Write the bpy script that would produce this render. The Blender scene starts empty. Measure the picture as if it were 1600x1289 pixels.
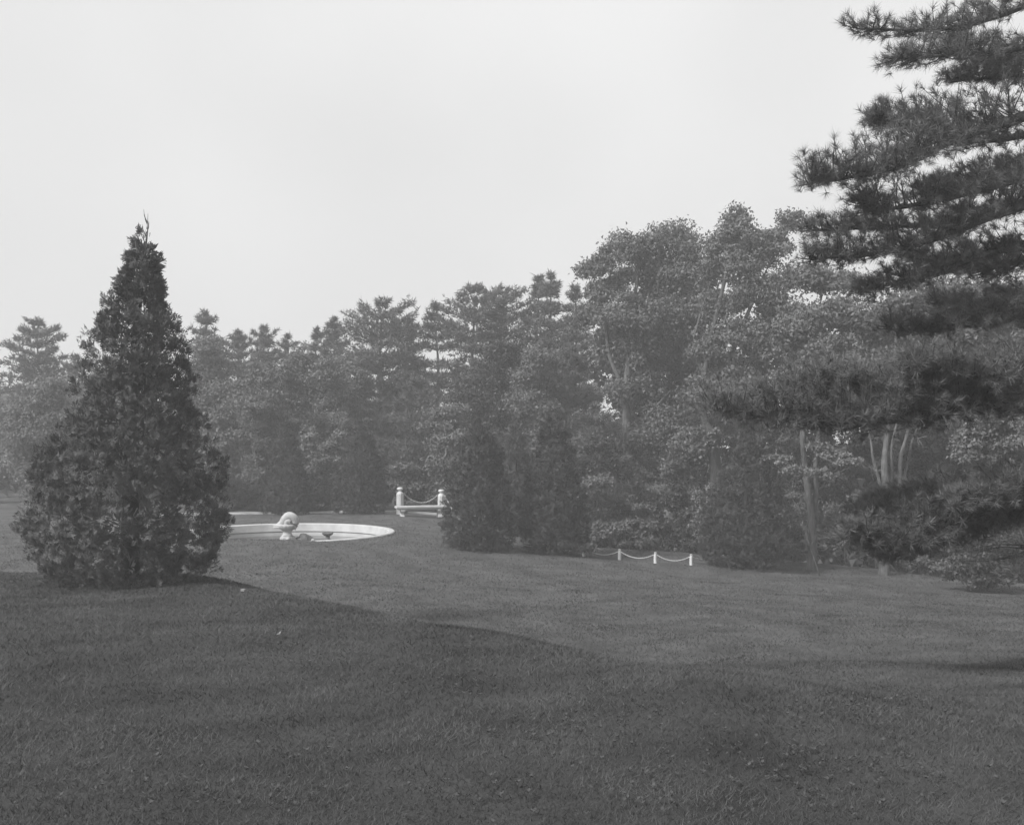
import bpy, bmesh, math, random
import numpy as np
from mathutils import Vector

# ------------------------------------------------------------------ camera, sky, sun, exposure
S = bpy.context.scene
COL = S.collection
EYE = 1.65            # camera height above the near ground
F = 1715.0            # focal length in photo pixels (photo 1600 x 1289)
HOR = 680.0           # row of the horizon in the photo

cam_d = bpy.data.cameras.new('camera')
cam = bpy.data.objects.new('camera', cam_d)
COL.objects.link(cam)
cam.location = (0, 0, EYE)
cam.rotation_euler = (math.pi / 2, 0, 0)
cam_d.sensor_width = 36.0
cam_d.lens = 36.0 * F / 1600.0
cam_d.shift_y = (HOR - 644.5) / 1600.0
cam_d.clip_start = 0.1
cam_d.clip_end = 2000
S.camera = cam

SUN_TO = Vector((-0.66, -0.50, 0.72)).normalized()
SUN_EL = math.asin(SUN_TO.z)
SUN_ROT = math.atan2(SUN_TO.x, SUN_TO.y)
world = bpy.data.worlds.new('World')
S.world = world
world.use_nodes = True
nt = world.node_tree
nt.nodes.clear()
n_out = nt.nodes.new('ShaderNodeOutputWorld')
n_bg = nt.nodes.new('ShaderNodeBackground')
n_sky = nt.nodes.new('ShaderNodeTexSky')
n_sky.sky_type = 'NISHITA'
n_sky.sun_disc = False
n_sky.sun_elevation = SUN_EL
n_sky.sun_rotation = SUN_ROT
n_sky.air_density = 1.0
n_sky.dust_density = 4.0
n_bw = nt.nodes.new('ShaderNodeRGBToBW')            # black and white plate
n_tc = nt.nodes.new('ShaderNodeTexCoord')
n_cl = nt.nodes.new('ShaderNodeTexNoise')
n_cl.inputs['Scale'].default_value = 1.6
n_cl.inputs['Detail'].default_value = 3.0
n_cr = nt.nodes.new('ShaderNodeMapRange')
n_cr.inputs['From Min'].default_value = 0.3
n_cr.inputs['From Max'].default_value = 0.75
n_cr.inputs['To Min'].default_value = 7.5
n_cr.inputs['To Max'].default_value = 10.4
n_mix = nt.nodes.new('ShaderNodeMix')
n_mix.data_type = 'FLOAT'
n_mix.inputs[0].default_value = 0.86               # thin cloud veil over the sky
nt.links.new(n_sky.outputs[0], n_bw.inputs[0])
nt.links.new(n_tc.outputs['Generated'], n_cl.inputs['Vector'])
nt.links.new(n_cl.outputs['Fac'], n_cr.inputs['Value'])
nt.links.new(n_bw.outputs[0], n_mix.inputs[2])
nt.links.new(n_cr.outputs[0], n_mix.inputs[3])
nt.links.new(n_mix.outputs[0], n_bg.inputs['Color'])
n_bg.inputs['Strength'].default_value = 0.10
nt.links.new(n_bg.outputs[0], n_out.inputs['Surface'])

sun_d = bpy.data.lights.new('sun', 'SUN')
sun_d.energy = 4.6
sun_d.angle = math.radians(14)
sun_d.color = (1, 1, 1)
sun = bpy.data.objects.new('sun', sun_d)
COL.objects.link(sun)
sun.location = (-40, -10, 40)
sun.rotation_euler = SUN_TO.to_track_quat('Z', 'Y').to_euler()

S.view_settings.view_transform = 'Standard'
S.view_settings.look = 'None'
S.view_settings.exposure = 0.0
S.view_settings.gamma = 1.0
S.view_settings.use_curve_mapping = False
S.render.engine = 'CYCLES'
S.cycles.max_bounces = 6
S.cycles.diffuse_bounces = 3
S.cycles.transmission_bounces = 3
S.cycles.volume_bounces = 1
S.cycles.use_denoising = True

HAZE_DENSITY = 0.0032

# ------------------------------------------------------------------ materials (all neutral greys)
def grey(v):
    return (v, v, v, 1.0)

def base_mat(name, lo, hi, scale, detail=4.0, rough=0.7, bump=0.0, bump_scale=None, transl=0.0, spec=0.3, coord='Object',
             stretch=(1, 1, 1)):
    m = bpy.data.materials.new(name)
    m.use_nodes = True
    t = m.node_tree
    t.nodes.clear()
    out = t.nodes.new('ShaderNodeOutputMaterial')
    p = t.nodes.new('ShaderNodeBsdfPrincipled')
    p.inputs['Roughness'].default_value = rough
    p.inputs['Specular IOR Level'].default_value = spec
    tc = t.nodes.new('ShaderNodeTexCoord')
    mp = t.nodes.new('ShaderNodeMapping')
    mp.inputs['Scale'].default_value = stretch
    t.links.new(tc.outputs[coord], mp.inputs['Vector'])
    nz = t.nodes.new('ShaderNodeTexNoise')
    nz.inputs['Scale'].default_value = scale
    nz.inputs['Detail'].default_value = detail
    t.links.new(mp.outputs[0], nz.inputs['Vector'])
    r = t.nodes.new('ShaderNodeValToRGB')
    r.color_ramp.elements[0].position = 0.3
    r.color_ramp.elements[0].color = grey(lo)
    r.color_ramp.elements[1].position = 0.7
    r.color_ramp.elements[1].color = grey(hi)
    t.links.new(nz.outputs['Fac'], r.inputs['Fac'])
    t.links.new(r.outputs['Color'], p.inputs['Base Color'])
    if bump:
        nb = t.nodes.new('ShaderNodeTexNoise')
        nb.inputs['Scale'].default_value = bump_scale or scale
        nb.inputs['Detail'].default_value = 6.0
        t.links.new(mp.outputs[0], nb.inputs['Vector'])
        b = t.nodes.new('ShaderNodeBump')
        b.inputs['Strength'].default_value = bump
        b.inputs['Distance'].default_value = 0.03
        t.links.new(nb.outputs['Fac'], b.inputs['Height'])
        t.links.new(b.outputs[0], p.inputs['Normal'])
    last = p
    if transl:
        tr = t.nodes.new('ShaderNodeBsdfTranslucent')
        t.links.new(r.outputs['Color'], tr.inputs['Color'])
        mx = t.nodes.new('ShaderNodeMixShader')
        mx.inputs[0].default_value = transl
        t.links.new(p.outputs[0], mx.inputs[1])
        t.links.new(tr.outputs[0], mx.inputs[2])
        last = mx
    t.links.new(last.outputs[0], out.inputs['Surface'])
    return m

M = {}
M['lawn'] = base_mat('lawn', 0.064, 0.118, 1.3, 9.0, 0.9, 0.5, 60.0, spec=0.1)
M['blade'] = base_mat('grass_blade', 0.034, 0.115, 1.1, 6.0, 0.6, transl=0.20)
M['weed'] = base_mat('weed_leaf', 0.055, 0.10, 9.0, 3.0, 0.5, transl=0.15)
M['conifer'] = base_mat('conifer_foliage', 0.07, 0.12, 3.0, 4.0, 0.6, transl=0.12)
M['conifer_mid'] = base_mat('conifer_foliage_light', 0.036, 0.088, 3.0, 4.0, 0.6, transl=0.12)
M['pine'] = base_mat('pine_needles', 0.085, 0.145, 0.8, 3.0, 0.6, transl=0.12)
M['nearpine'] = base_mat('long_pine_needles', 0.10, 0.18, 2.0, 3.0, 0.45, transl=0.15)
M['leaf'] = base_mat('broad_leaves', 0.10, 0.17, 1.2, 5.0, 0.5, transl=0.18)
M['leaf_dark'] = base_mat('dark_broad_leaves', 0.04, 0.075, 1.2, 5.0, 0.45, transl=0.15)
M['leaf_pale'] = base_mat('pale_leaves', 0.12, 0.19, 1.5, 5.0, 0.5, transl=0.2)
M['bark'] = base_mat('bark', 0.055, 0.13, 6.0, 6.0, 0.9, 0.8, 9.0, spec=0.1, stretch=(3, 3, 0.6))
M['bark_pale'] = base_mat('pale_bark', 0.07, 0.16, 6.0, 6.0, 0.9, 0.6, 9.0, spec=0.1, stretch=(3, 3, 0.8))
M['bark_dark'] = base_mat('dark_bark', 0.05, 0.10, 8.0, 6.0, 0.9, 0.6, 9.0, spec=0.1)
M['stone'] = base_mat('pale_stone', 0.40, 0.54, 2.5, 7.0, 0.8, 0.25, 30.0, spec=0.2)
M['statue'] = base_mat('weathered_stone', 0.30, 0.50, 5.0, 7.0, 0.8, 0.4, 25.0, spec=0.2)
M['painted'] = base_mat('white_painted_stone', 0.50, 0.62, 4.0, 6.0, 0.6, 0.1, 40.0)
M['chain'] = base_mat('chain_metal', 0.30, 0.45, 20.0, 4.0, 0.5)
M['chain_white'] = base_mat('painted_chain', 0.45, 0.6, 20.0, 4.0, 0.5)
M['rock'] = base_mat('mossy_rock', 0.07, 0.20, 4.0, 7.0, 0.9, 0.8, 12.0, spec=0.1)
M['dry'] = base_mat('dry_leaf', 0.14, 0.24, 10.0, 3.0, 0.7)
M['soil'] = base_mat('leaf_litter', 0.05, 0.09, 2.0, 6.0, 0.95, 0.6, 30.0, spec=0.05)
M['water'] = base_mat('pool_water', 0.02, 0.03, 1.0, 2.0, 0.06, 0.05, 9.0, spec=0.5)

# ------------------------------------------------------------------ helpers
def tag(o, label=None, cat=None, group=None, kind=None):
    if label: o['label'] = label
    if cat: o['category'] = cat
    if group: o['group'] = group
    if kind: o['kind'] = kind
    return o

def empty(name, loc, label, cat, group=None, rz=0.0):
    o = bpy.data.objects.new(name, None)
    o.location = loc
    o.rotation_euler = (0, 0, rz)
    o.empty_display_size = 0.2
    COL.objects.link(o)
    return tag(o, label, cat, group)

def link(name, me, mat, parent=None, loc=None):
    o = bpy.data.objects.new(name, me)
    if mat and not me.materials:
        me.materials.append(mat)
    COL.objects.link(o)
    if parent: o.parent = parent
    if loc is not None: o.location = loc
    return o

def mesh_np(name, V, n, smooth=False):
    """V: (faces, n, 3) unshared polygons"""
    k = V.shape[0]
    me = bpy.data.meshes.new(name)
    me.vertices.add(k * n)
    me.loops.add(k * n)
    me.polygons.add(k)
    me.vertices.foreach_set('co', np.ascontiguousarray(V, dtype=np.float32).ravel())
    me.loops.foreach_set('vertex_index', np.arange(k * n, dtype=np.int32))
    me.polygons.foreach_set('loop_start', np.arange(0, k * n, n, dtype=np.int32))
    me.update(calc_edges=True)
    return me

def mesh_idx(name, V, Fc, smooth=True):
    me = bpy.data.meshes.new(name)
    me.from_pydata([tuple(v) for v in V], [], [tuple(f) for f in Fc])
    if smooth:
        me.polygons.foreach_set('use_smooth', [True] * len(me.polygons))
    me.update()
    return me

def unit(a):
    return a / np.maximum(np.linalg.norm(a, axis=-1, keepdims=True), 1e-9)

def basis(X, N):
    """X direction (n,3), N rough normal (n,3) -> orthonormal X, Y, Z"""
    X = unit(X)
    Y = unit(np.cross(N, X))
    Z = np.cross(X, Y)
    return X, Y, Z

def scatter(tmpl, P, X, N, sc):
    """tmpl (T,3,3) triangles in local axes -> (n*T,3,3)"""
    X, Y, Z = basis(X, N)
    B = np.stack([X, Y, Z], axis=1)                       # n,3(axis),3
    sc = np.broadcast_to(np.asarray(sc, dtype=float), (len(P),))
    out = np.einsum('tvk,nkc->ntvc', tmpl, B) * sc[:, None, None, None] + P[:, None, None, :]
    return out.reshape(-1, 3, 3)

def rdir(r, n):
    return unit(r.normal(size=(n, 3)))

# leaf templates: x along, y across, z normal
LEAF = np.array([[[0, 0, 0], [0.45, 0.34, 0.07], [1, 0, -0.06]], [[0, 0, 0], [1, 0, -0.06], [0.45, -0.34, 0.07]]], dtype=float)

LEAF1 = np.array([[[0, 0.16, 0], [0.35, -0.42, 0.05], [1, 0.12, -0.05]]], dtype=float)

def spray_template(r):
    tr = []
    def lf(b, ang, L, w, full=False):
        d = np.array([math.cos(ang), math.sin(ang), r.uniform(-0.25, 0.2)])
        s = np.array([-math.sin(ang), math.cos(ang), r.uniform(-0.4, 0.4)])
        b = np.array([b, 0, 0.0])
        if full:
            tr.append([b, b + d * L * 0.6 - s * w, b + d * L])
            tr.append([b, b + d * L, b + d * L * 0.5 + s * w])
        else:
            tr.append([b - s * w * 0.5, b + d * L * 0.9 - s * w * 0.9, b + d * L * 0.8 + s * w * 0.9])
    lf(0.2, r.uniform(-.1, .1), 0.85, 0.095, True)
    lf(0.0, r.uniform(.5, .8), 0.78, 0.085)
    lf(0.0, -r.uniform(.5, .8), 0.78, 0.085)
    lf(0.35, r.uniform(.5, .8), 0.52, 0.07)
    lf(0.35, -r.uniform(.5, .8), 0.52, 0.07)
    return np.array(tr)

def tuft_template(r, n, w, spread=1.25, inner=0.1):
    tr = []
    for i in range(n):
        a = inner + (spread - inner) * math.sqrt(r.random())
        b = r.random() * 2 * math.pi
        d = np.array([math.cos(a), math.sin(a) * math.cos(b), math.sin(a) * math.sin(b)])
        s = unit(np.cross(d, r.normal(size=3)))
        L = r.uniform(0.75, 1.05)
        st = np.array([r.uniform(-0.35, 0.15), 0, 0])
        tr.append([st - s * w / 2, st + s * w / 2, st + d * L])
    return np.array(tr)

def tube(path, radii, seg=7, r=None, wob=0.0, caps=True):
    """tapered tube along a polyline -> verts, faces"""
    P = np.array(path, dtype=float)
    V, Fc = [], []
    n = len(P)
    for i in range(n):
        d = P[min(i + 1, n - 1)] - P[max(i - 1, 0)]
        d = d / max(np.linalg.norm(d), 1e-9)
        up = np.array([0, 0, 1.0]) if abs(d[2]) < 0.9 else np.array([1.0, 0, 0])
        a = np.cross(up, d); a /= np.linalg.norm(a)
        b = np.cross(d, a)
        for k in range(seg):
            t = 2 * math.pi * k / seg
            rr = radii[i] * (1 + (r.uniform(-wob, wob) if r is not None and wob else 0))
            V.append(P[i] + rr * (math.cos(t) * a + math.sin(t) * b))
    for i in range(n - 1):
        for k in range(seg):
            k2 = (k + 1) % seg
            Fc.append((i * seg + k, i * seg + k2, (i + 1) * seg + k2, (i + 1) * seg + k))
    if not caps: return V, Fc
    c0 = len(V); V.append(P[0]); c1 = len(V); V.append(P[-1])
    for k in range(seg):
        k2 = (k + 1) % seg
        Fc.append((c0, k2, k)); Fc.append((c1, (n - 1) * seg + k, (n - 1) * seg + k2))
    return V, Fc

class Bag:
    def __init__(s): s.V = []; s.F = []
    def add(s, VF):
        o = len(s.V); s.V.extend(VF[0]); s.F.extend([tuple(i + o for i in f) for f in VF[1]])
    def mesh(s, name, smooth=True): return mesh_idx(name, s.V, s.F, smooth)

def curve(pts, n):
    """Catmull-Rom through the points"""
    P = np.array(pts, dtype=float)
    if len(P) == 2:
        t = np.linspace(0, 1, n)[:, None]
        return P[0] * (1 - t) + P[1] * t
    Q = np.vstack([2 * P[0] - P[1], P, 2 * P[-1] - P[-2]])
    out = []
    m = len(P) - 1
    for u in np.linspace(0, m, n):
        i = min(int(u), m - 1); t = u - i
        a, b, c, d = Q[i], Q[i + 1], Q[i + 2], Q[i + 3]
        out.append(0.5 * ((2 * b) + (c - a) * t + (2 * a - 5 * b + 4 * c - d) * t * t + (3 * b - a - 3 * c + d) * t ** 3))
    return np.array(out)

def lathe(profile, seg, scale_fn=None):
    V, Fc = [], []
    for (r, z) in profile:
        for k in range(seg):
            t = 2 * math.pi * k / seg
            rr = r * (scale_fn(t, z) if scale_fn else 1.0)
            V.append((rr * math.cos(t), rr * math.sin(t), z))
    n = len(profile)
    for i in range(n - 1):
        for k in range(seg):
            k2 = (k + 1) % seg
            Fc.append((i * seg + k, i * seg + k2, (i + 1) * seg + k2, (i + 1) * seg + k))
    Fc.append(tuple(range(seg - 1, -1, -1)))
    Fc.append(tuple((n - 1) * seg + k for k in range(seg)))
    return V, Fc

def bevel_mesh(me, w, seg=2):
    bm = bmesh.new(); bm.from_mesh(me)
    bmesh.ops.bevel(bm, geom=[e for e in bm.edges if e.calc_face_angle(0) > 0.6], offset=w, segments=seg, affect='EDGES', profile=0.6)
    bm.to_mesh(me); bm.free(); me.update()

# ------------------------------------------------------------------ the ground
POOL = (-7.62, 37.2); POOL_R = 3.42
_ky = np.array([-80, -5, 0, 5, 7, 9.5, 12, 14, 16, 19, 22, 26, 60, 400.0])
_kz = np.array([-1.3, -1.55, -1.6, -1.65, -1.88, -2.3, -2.62, -2.86, -3.06, -3.24, -3.3, -3.3, -3.3, -3.3])
_ty = np.linspace(-80, 400, 4801)
_tz = np.interp(_ty, _ky, _kz)
_kern = np.exp(-0.5 * (np.arange(-25, 26) / 9.0) ** 2); _kern /= _kern.sum()
_tz = np.convolve(np.pad(_tz, 25, mode='edge'), _kern, mode='valid')
CREST = np.array([(-60, 19.5), (-14, 19.0), (-7.0, 19.0), (-5.0, 17.6), (-3.98, 15.8), (-2.52, 13.4), (-1.34, 11.4), (-0.22, 9.4), (0.75, 8.0), (1.6, 6.4), (2.4, 4.5), (3.5, 0), (5, -30)])

def sm(a, b, t):
    t = np.clip((t - a) / (b - a), 0, 1)
    return t * t * (3 - 2 * t)

def crest_dist(x, y):
    """positive on the camera / left side of the crest line"""
    best = np.full(x.shape, 1e9); sign = np.ones(x.shape)
    for i in range(len(CREST) - 1):
        a, b = CREST[i], CREST[i + 1]
        d = b - a
        t = np.clip(((x - a[0]) * d[0] + (y - a[1]) * d[1]) / (d @ d), 0, 1)
        qx, qy = x - (a[0] + t * d[0]), y - (a[1] + t * d[1])
        dd = np.hypot(qx, qy)
        s = np.where(d[0] * qy - d[1] * qx < 0, 1.0, -1.0)
        sign = np.where(dd < best, s, sign)
        best = np.minimum(dd, best)
    return best * sign

def ground(x, y):
    x = np.asarray(x, dtype=float); y = np.asarray(y, dtype=float)
    z = np.interp(y, _ty, _tz)
    tilt = np.interp(x, [-4, -1, 1.2, 3.4, 7.3, 11.6, 14, 30, 80], [0, -.26, -.45, -.66, -.88, -1.08, -1.2, -2.2, -3.5])
    z = z + tilt * sm(16, 33, y)
    edge = np.interp(x, [-6, 8, 14, 30], [37.6, 37.4, 33.6, 30])
    z = z - 2.6 * sm(0.2, 16, y - edge) * sm(-1.5, 6, x)
    zm = np.interp(y, [-80, 0, 5, 10, 15, 18.5, 25], [-1.4, -1.6, -1.65, -1.80, -2.10, -2.3, -2.6])
    d = crest_dist(x, y)
    z = z + (np.maximum(zm, z) - z) * sm(-3.4, 0.5, d)
    # gentle unevenness of the turf
    w = 0.022 * np.sin(1.1 * x + 0.7 * y + 1) + 0.018 * np.sin(-0.8 * x + 1.3 * y) + 0.012 * np.sin(2.3 * x + 1.1 * y + 2) + 0.008 * np.sin(3.1 * x - 2.7 * y)
    # shallow roll across the lawn and a bank on the right
    w = w + 0.03 * np.exp(-((y - 11.2 - 0.20 * x) / 1.2) ** 2) * sm(0.2, 2.0, x) * (1 - sm(5.5, 9, x))
    w = w - 0.09 * np.exp(-((y - 13.8 - 0.26 * x) / 1.5) ** 2) * sm(-0.5, 1.2, x) * (1 - sm(5.5, 9, x))
    w = w + 0.05 * np.exp(-((y - 8.0 - 0.25 * x) / 1.0) ** 2) * sm(0.8, 2.6, x)
    dp = np.hypot(x - POOL[0], y - POOL[1])
    z = z + w * sm(4.0, 6.5, dp)
    dpp = np.maximum(dp, 0.1)
    z = z + 0.17 * sm(3.66, 4.2, dp) * (1 - sm(5, 9, dp)) * sm(0.2, 0.9, (POOL[1] - y) / dpp) * (1 - sm(0.15, 0.65, (x - POOL[0]) / dpp))
    return z + EYE

def g1(x, y):
    return float(ground(np.array([x]), np.array([y]))[0])

def W(px, py, D):
    """a point of the place from a photo pixel and its distance"""
    return np.array([(px - 800.0) / F * D, D, EYE - (py - HOR) / F * D])

_D = np.linspace(3.5, 110, 6000)
def hit(px, py):
    x = (px - 800.0) / F * _D
    zr = EYE - (py - HOR) / F * _D
    gz = ground(x, _D)
    k = np.nonzero(zr <= gz)[0]
    D = _D[k[0]] if len(k) else 110.0
    return np.array([(px - 800.0) / F * D, D, g1((px - 800.0) / F * D, D)])

def graded(lo, hi, c, fine, grow):
    a = [c]; s = fine
    while a[-1] < hi: a.append(a[-1] + s); s = max(fine, (a[-1] - c) * grow)
    b = [c]; s = fine
    while b[-1] > lo: b.append(b[-1] - s); s = max(fine, (c - b[-1]) * grow)
    return np.array(b[::-1][:-1] + a)

gx = graded(-260, 260, -2, 0.28, 0.040)
gy = graded(-60, 330, 17, 0.28, 0.030)
GX, GY = np.meshgrid(gx, gy)
dx, dy = GX - POOL[0], GY - POOL[1]
rr = np.hypot(dx, dy)
near = np.abs(rr - POOL_R - 0.1) < 0.40
GX = np.where(near, POOL[0] + dx / rr * (POOL_R + 0.1), GX)
GY = np.where(near, POOL[1] + dy / rr * (POOL_R + 0.1), GY)
GZ = ground(GX, GY)
ny, nx = GX.shape
idx = np.arange(ny * nx).reshape(ny, nx)
quads = np.stack([idx[:-1, :-1], idx[:-1, 1:], idx[1:, 1:], idx[1:, :-1]], axis=-1).reshape(-1, 4)
R2 = np.hypot(GX - POOL[0], GY - POOL[1]).ravel()
quads = quads[~(R2[quads] < POOL_R + 0.11).all(axis=1)]
me = bpy.data.meshes.new('lawn')
me.vertices.add(ny * nx)
me.vertices.foreach_set('co', np.stack([GX, GY, GZ], -1).astype(np.float32).ravel())
me.loops.add(quads.size); me.polygons.add(len(quads))
me.loops.foreach_set('vertex_index', quads.astype(np.int32).ravel())
me.polygons.foreach_set('loop_start', np.arange(0, quads.size, 4, dtype=np.int32))
me.polygons.foreach_set('use_smooth', np.ones(len(quads), dtype=bool))
me.update(calc_edges=True)
# rough, thatchy turf on the bank; close mown turf on the lawn below it
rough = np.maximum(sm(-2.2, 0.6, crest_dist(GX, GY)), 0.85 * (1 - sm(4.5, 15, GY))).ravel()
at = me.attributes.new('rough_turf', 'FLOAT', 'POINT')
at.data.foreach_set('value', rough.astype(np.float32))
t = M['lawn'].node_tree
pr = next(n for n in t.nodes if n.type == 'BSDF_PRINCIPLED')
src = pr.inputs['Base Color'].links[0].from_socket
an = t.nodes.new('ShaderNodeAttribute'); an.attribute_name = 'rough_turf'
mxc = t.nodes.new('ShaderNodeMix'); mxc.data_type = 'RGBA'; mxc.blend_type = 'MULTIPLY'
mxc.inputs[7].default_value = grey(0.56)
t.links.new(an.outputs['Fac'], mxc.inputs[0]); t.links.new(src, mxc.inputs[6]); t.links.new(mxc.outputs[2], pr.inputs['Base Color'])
tag(link('lawn', me, M['lawn']), kind='structure')

# ------------------------------------------------------------------ haze: one closed box round everything
hx0, hx1, hy0, hy1, hz0, hz1 = -275, 275, -75, 345, -9.5, 20.5
hv = [(x, y, z) for x in (hx0, hx1) for y in (hy0, hy1) for z in (hz0, hz1)]
hf = [(0, 1, 3, 2), (4, 6, 7, 5), (0, 4, 5, 1), (2, 3, 7, 6), (0, 2, 6, 4), (1, 5, 7, 3)]
hm = bpy.data.materials.new('haze')
hm.use_nodes = True
t = hm.node_tree; t.nodes.clear()
ho = t.nodes.new('ShaderNodeOutputMaterial')
pv = t.nodes.new('ShaderNodeVolumePrincipled')
pv.inputs['Color'].default_value = grey(0.98)
pv.inputs['Density'].default_value = HAZE_DENSITY
pv.inputs['Anisotropy'].default_value = 0.2
t.links.new(pv.outputs[0], ho.inputs['Volume'])
tag(link('haze', mesh_idx('haze', hv, hf, False), hm), kind='stuff')

# ------------------------------------------------------------------ pool, fountain, boulder, dish
px_, py_ = POOL
pz = g1(px_ + POOL_R + 0.4, py_)
pool = empty('pool', (px_, py_, pz), 'round sunken garden pool with a pale stone rim', 'pool')
def ring(prof, seg=96):
    V, Fc = [], []
    n = len(prof)
    for k in range(seg):
        a = 2 * math.pi * k / seg
        for (r, z) in prof: V.append((r * math.cos(a), r * math.sin(a), z))
    for k in range(seg):
        k2 = (k + 1) % seg
        for i in range(n):
            i2 = (i + 1) % n
            Fc.append((k * n + i, k2 * n + i, k2 * n + i2, k * n + i2))
    return V, Fc
R = POOL_R
me = mesh_idx('coping', *ring([(R + 0.21, -0.35), (R + 0.21, 0.03), (R + 0.18, 0.055), (R + 0.02, 0.055), (R - 0.02, 0.03), (R - 0.06, -0.22), (R + 0.0, -0.235), (R + 0.0, -0.35)]), smooth=False)
link('coping', me, M['stone'], pool)
me = mesh_idx('inner_wall', *ring([(R + 0.15, -0.36), (R - 0.01, -0.262), (R - 0.05, -0.27), (R - 0.07, -0.9), (R + 0.15, -0.9)]), smooth=False)
link('inner_wall', me, M['stone'], pool)
V = [(0, 0, -0.9)] + [((R + 0.05) * math.cos(a), (R + 0.05) * math.sin(a), -0.88) for a in np.linspace(0, 2 * math.pi, 64, endpoint=False)]
link('floor_slab', mesh_idx('floor_slab', V, [(0, 1 + k, 1 + (k + 1) % 64) for k in range(64)]), M['rock'], pool)
V = [(0, 0, 0)] + [((R - 0.055) * math.cos(a), (R - 0.055) * math.sin(a), 0) for a in np.linspace(0, 2 * math.pi, 96, endpoint=False)]
wat = link('water', mesh_idx('water', V, [(0, 1 + k, 1 + (k + 1) % 96) for k in range(96)]), M['water'], None, (px_, py_, pz - 0.385))
tag(wat, kind='structure')
wz = pz - 0.385

def fountain():
    b = W(449, 842, 37.0)
    t = empty('fountain', (b[0], b[1], wz - 0.02), 'pale stone fountain of a curled dolphin on a pedestal in the pool', 'fountain')
    ft = 0.1
    t.scale = (0.98, 0.98, 0.98)
    r = random.Random(3)
    # plinth with rough rockwork round its foot
    me = mesh_idx('base', *lathe([(0.40, -0.3), (0.42, ft + 0.02), (0.36, ft + 0.06), (0.27, ft + 0.08), (0.25, ft + 0.14), (0.24, ft + 0.20), (0.18, ft + 0.25)], 28,
                                 lambda a, z: 1 + 0.10 * math.sin(5 * a + 1) + 0.07 * math.sin(9 * a)))
    link('base', me, M['statue'], t)
    me = mesh_idx('pedestal', *lathe([(0.20, ft + 0.24), (0.17, ft + 0.27), (0.145, ft + 0.32), (0.14, ft + 0.38), (0.16, ft + 0.41), (0.18, ft + 0.425)], 28))
    link('pedestal', me, M['statue'], t)
    me = mesh_idx('bowl', *lathe([(0.15, ft + 0.42), (0.21, ft + 0.46), (0.27, ft + 0.53), (0.30, ft + 0.60), (0.28, ft + 0.625), (0.2, ft + 0.63)], 72,
                                 lambda a, z: 1 + 0.05 * abs(math.sin(7 * a))))
    o = link('bowl', me, M['statue'], t); o.location = (-0.02, 0, 0)
    # dolphin: snout at lower left, back arching over to the right, tail curled inward to a coil
    z0 = ft
    path = curve([(-0.42, -0.02, z0 + 0.585), (-0.30, -0.02, z0 + 0.62), (-0.17, -0.03, z0 + 0.68), (-0.06, -0.03, z0 + 0.83), (0.06, -0.02, z0 + 0.92), (0.20, 0, z0 + 0.86),
                  (0.255, 0.02, z0 + 0.73), (0.20, 0.03, z0 + 0.60), (0.10, 0.0, z0 + 0.57), (0.0, -0.06, z0 + 0.62), (-0.005, -0.10, z0 + 0.71), (0.06, -0.12, z0 + 0.755), (0.11, -0.13, z0 + 0.72), (0.07, -0.14, z0 + 0.69)], 64)
    u = np.linspace(0, 1, 64)
    rad = np.interp(u, [0, 0.03, 0.08, 0.16, 0.25, 0.40, 0.55, 0.7, 0.85, 0.97, 1], [0.018, 0.05, 0.085, 0.135, 0.15, 0.15, 0.145, 0.12, 0.08, 0.06, 0.03])
    link('dolphin', mesh_idx('dolphin', *tube(path, rad, 16)), M['statue'], t)
    bag = Bag()
    for zc, tilt in ((0.60, 0.0), (0.545, -0.35)):          # two fleshy lips
        pth = curve([(-0.50, 0, z0 + zc - 0.0 + tilt * 0.02), (-0.42, -0.06, z0 + zc - 0.015), (-0.26, -0.13, z0 + zc), (-0.10, -0.17, z0 + zc + 0.01), (0.06, -0.17, z0 + zc)], 20)
        bag.add(tube(pth, np.interp(np.linspace(0, 1, 20), [0, 0.2, 0.6, 1], [0.015, 0.035, 0.045, 0.02]), 8))
    link('lip', bag.mesh('lip'), M['statue'], t)
    bm = bmesh.new(); bmesh.ops.create_uvsphere(bm, u_segments=20, v_segments=12, radius=1.0)
    me = bpy.data.meshes.new('cheek'); bm.to_mesh(me); bm.free()
    me.polygons.foreach_set('use_smooth', [True] * len(me.polygons))
    o = link('cheek', me, M['statue'], t); o.location = (0.05, 0.02, z0 + 0.70); o.scale = (0.20, 0.13, 0.20)
    bag = Bag()                                              # tail fins beside the coil
    for s in (-1, 1):
        pth = curve([(0.22, 0.02, z0 + 0.62), (0.25 + 0.03 * s, -0.05, z0 + 0.52), (0.20 + 0.08 * s, -0.06, z0 + 0.43)], 8)
        bag.add(tube(pth, [0.05, 0.05, 0.045, 0.04, 0.034, 0.028, 0.02, 0.01], 7))
    link('fin', bag.mesh('fin'), M['statue'], t)
    bm = bmesh.new(); bmesh.ops.create_uvsphere(bm, u_segments=12, v_segments=8, radius=0.035)
    me = bpy.data.meshes.new('eye'); bm.to_mesh(me); bm.free()
    o = link('eye', me, M['statue'], t); o.location = (-0.12, -0.135, z0 + 0.72)
fountain()

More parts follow.
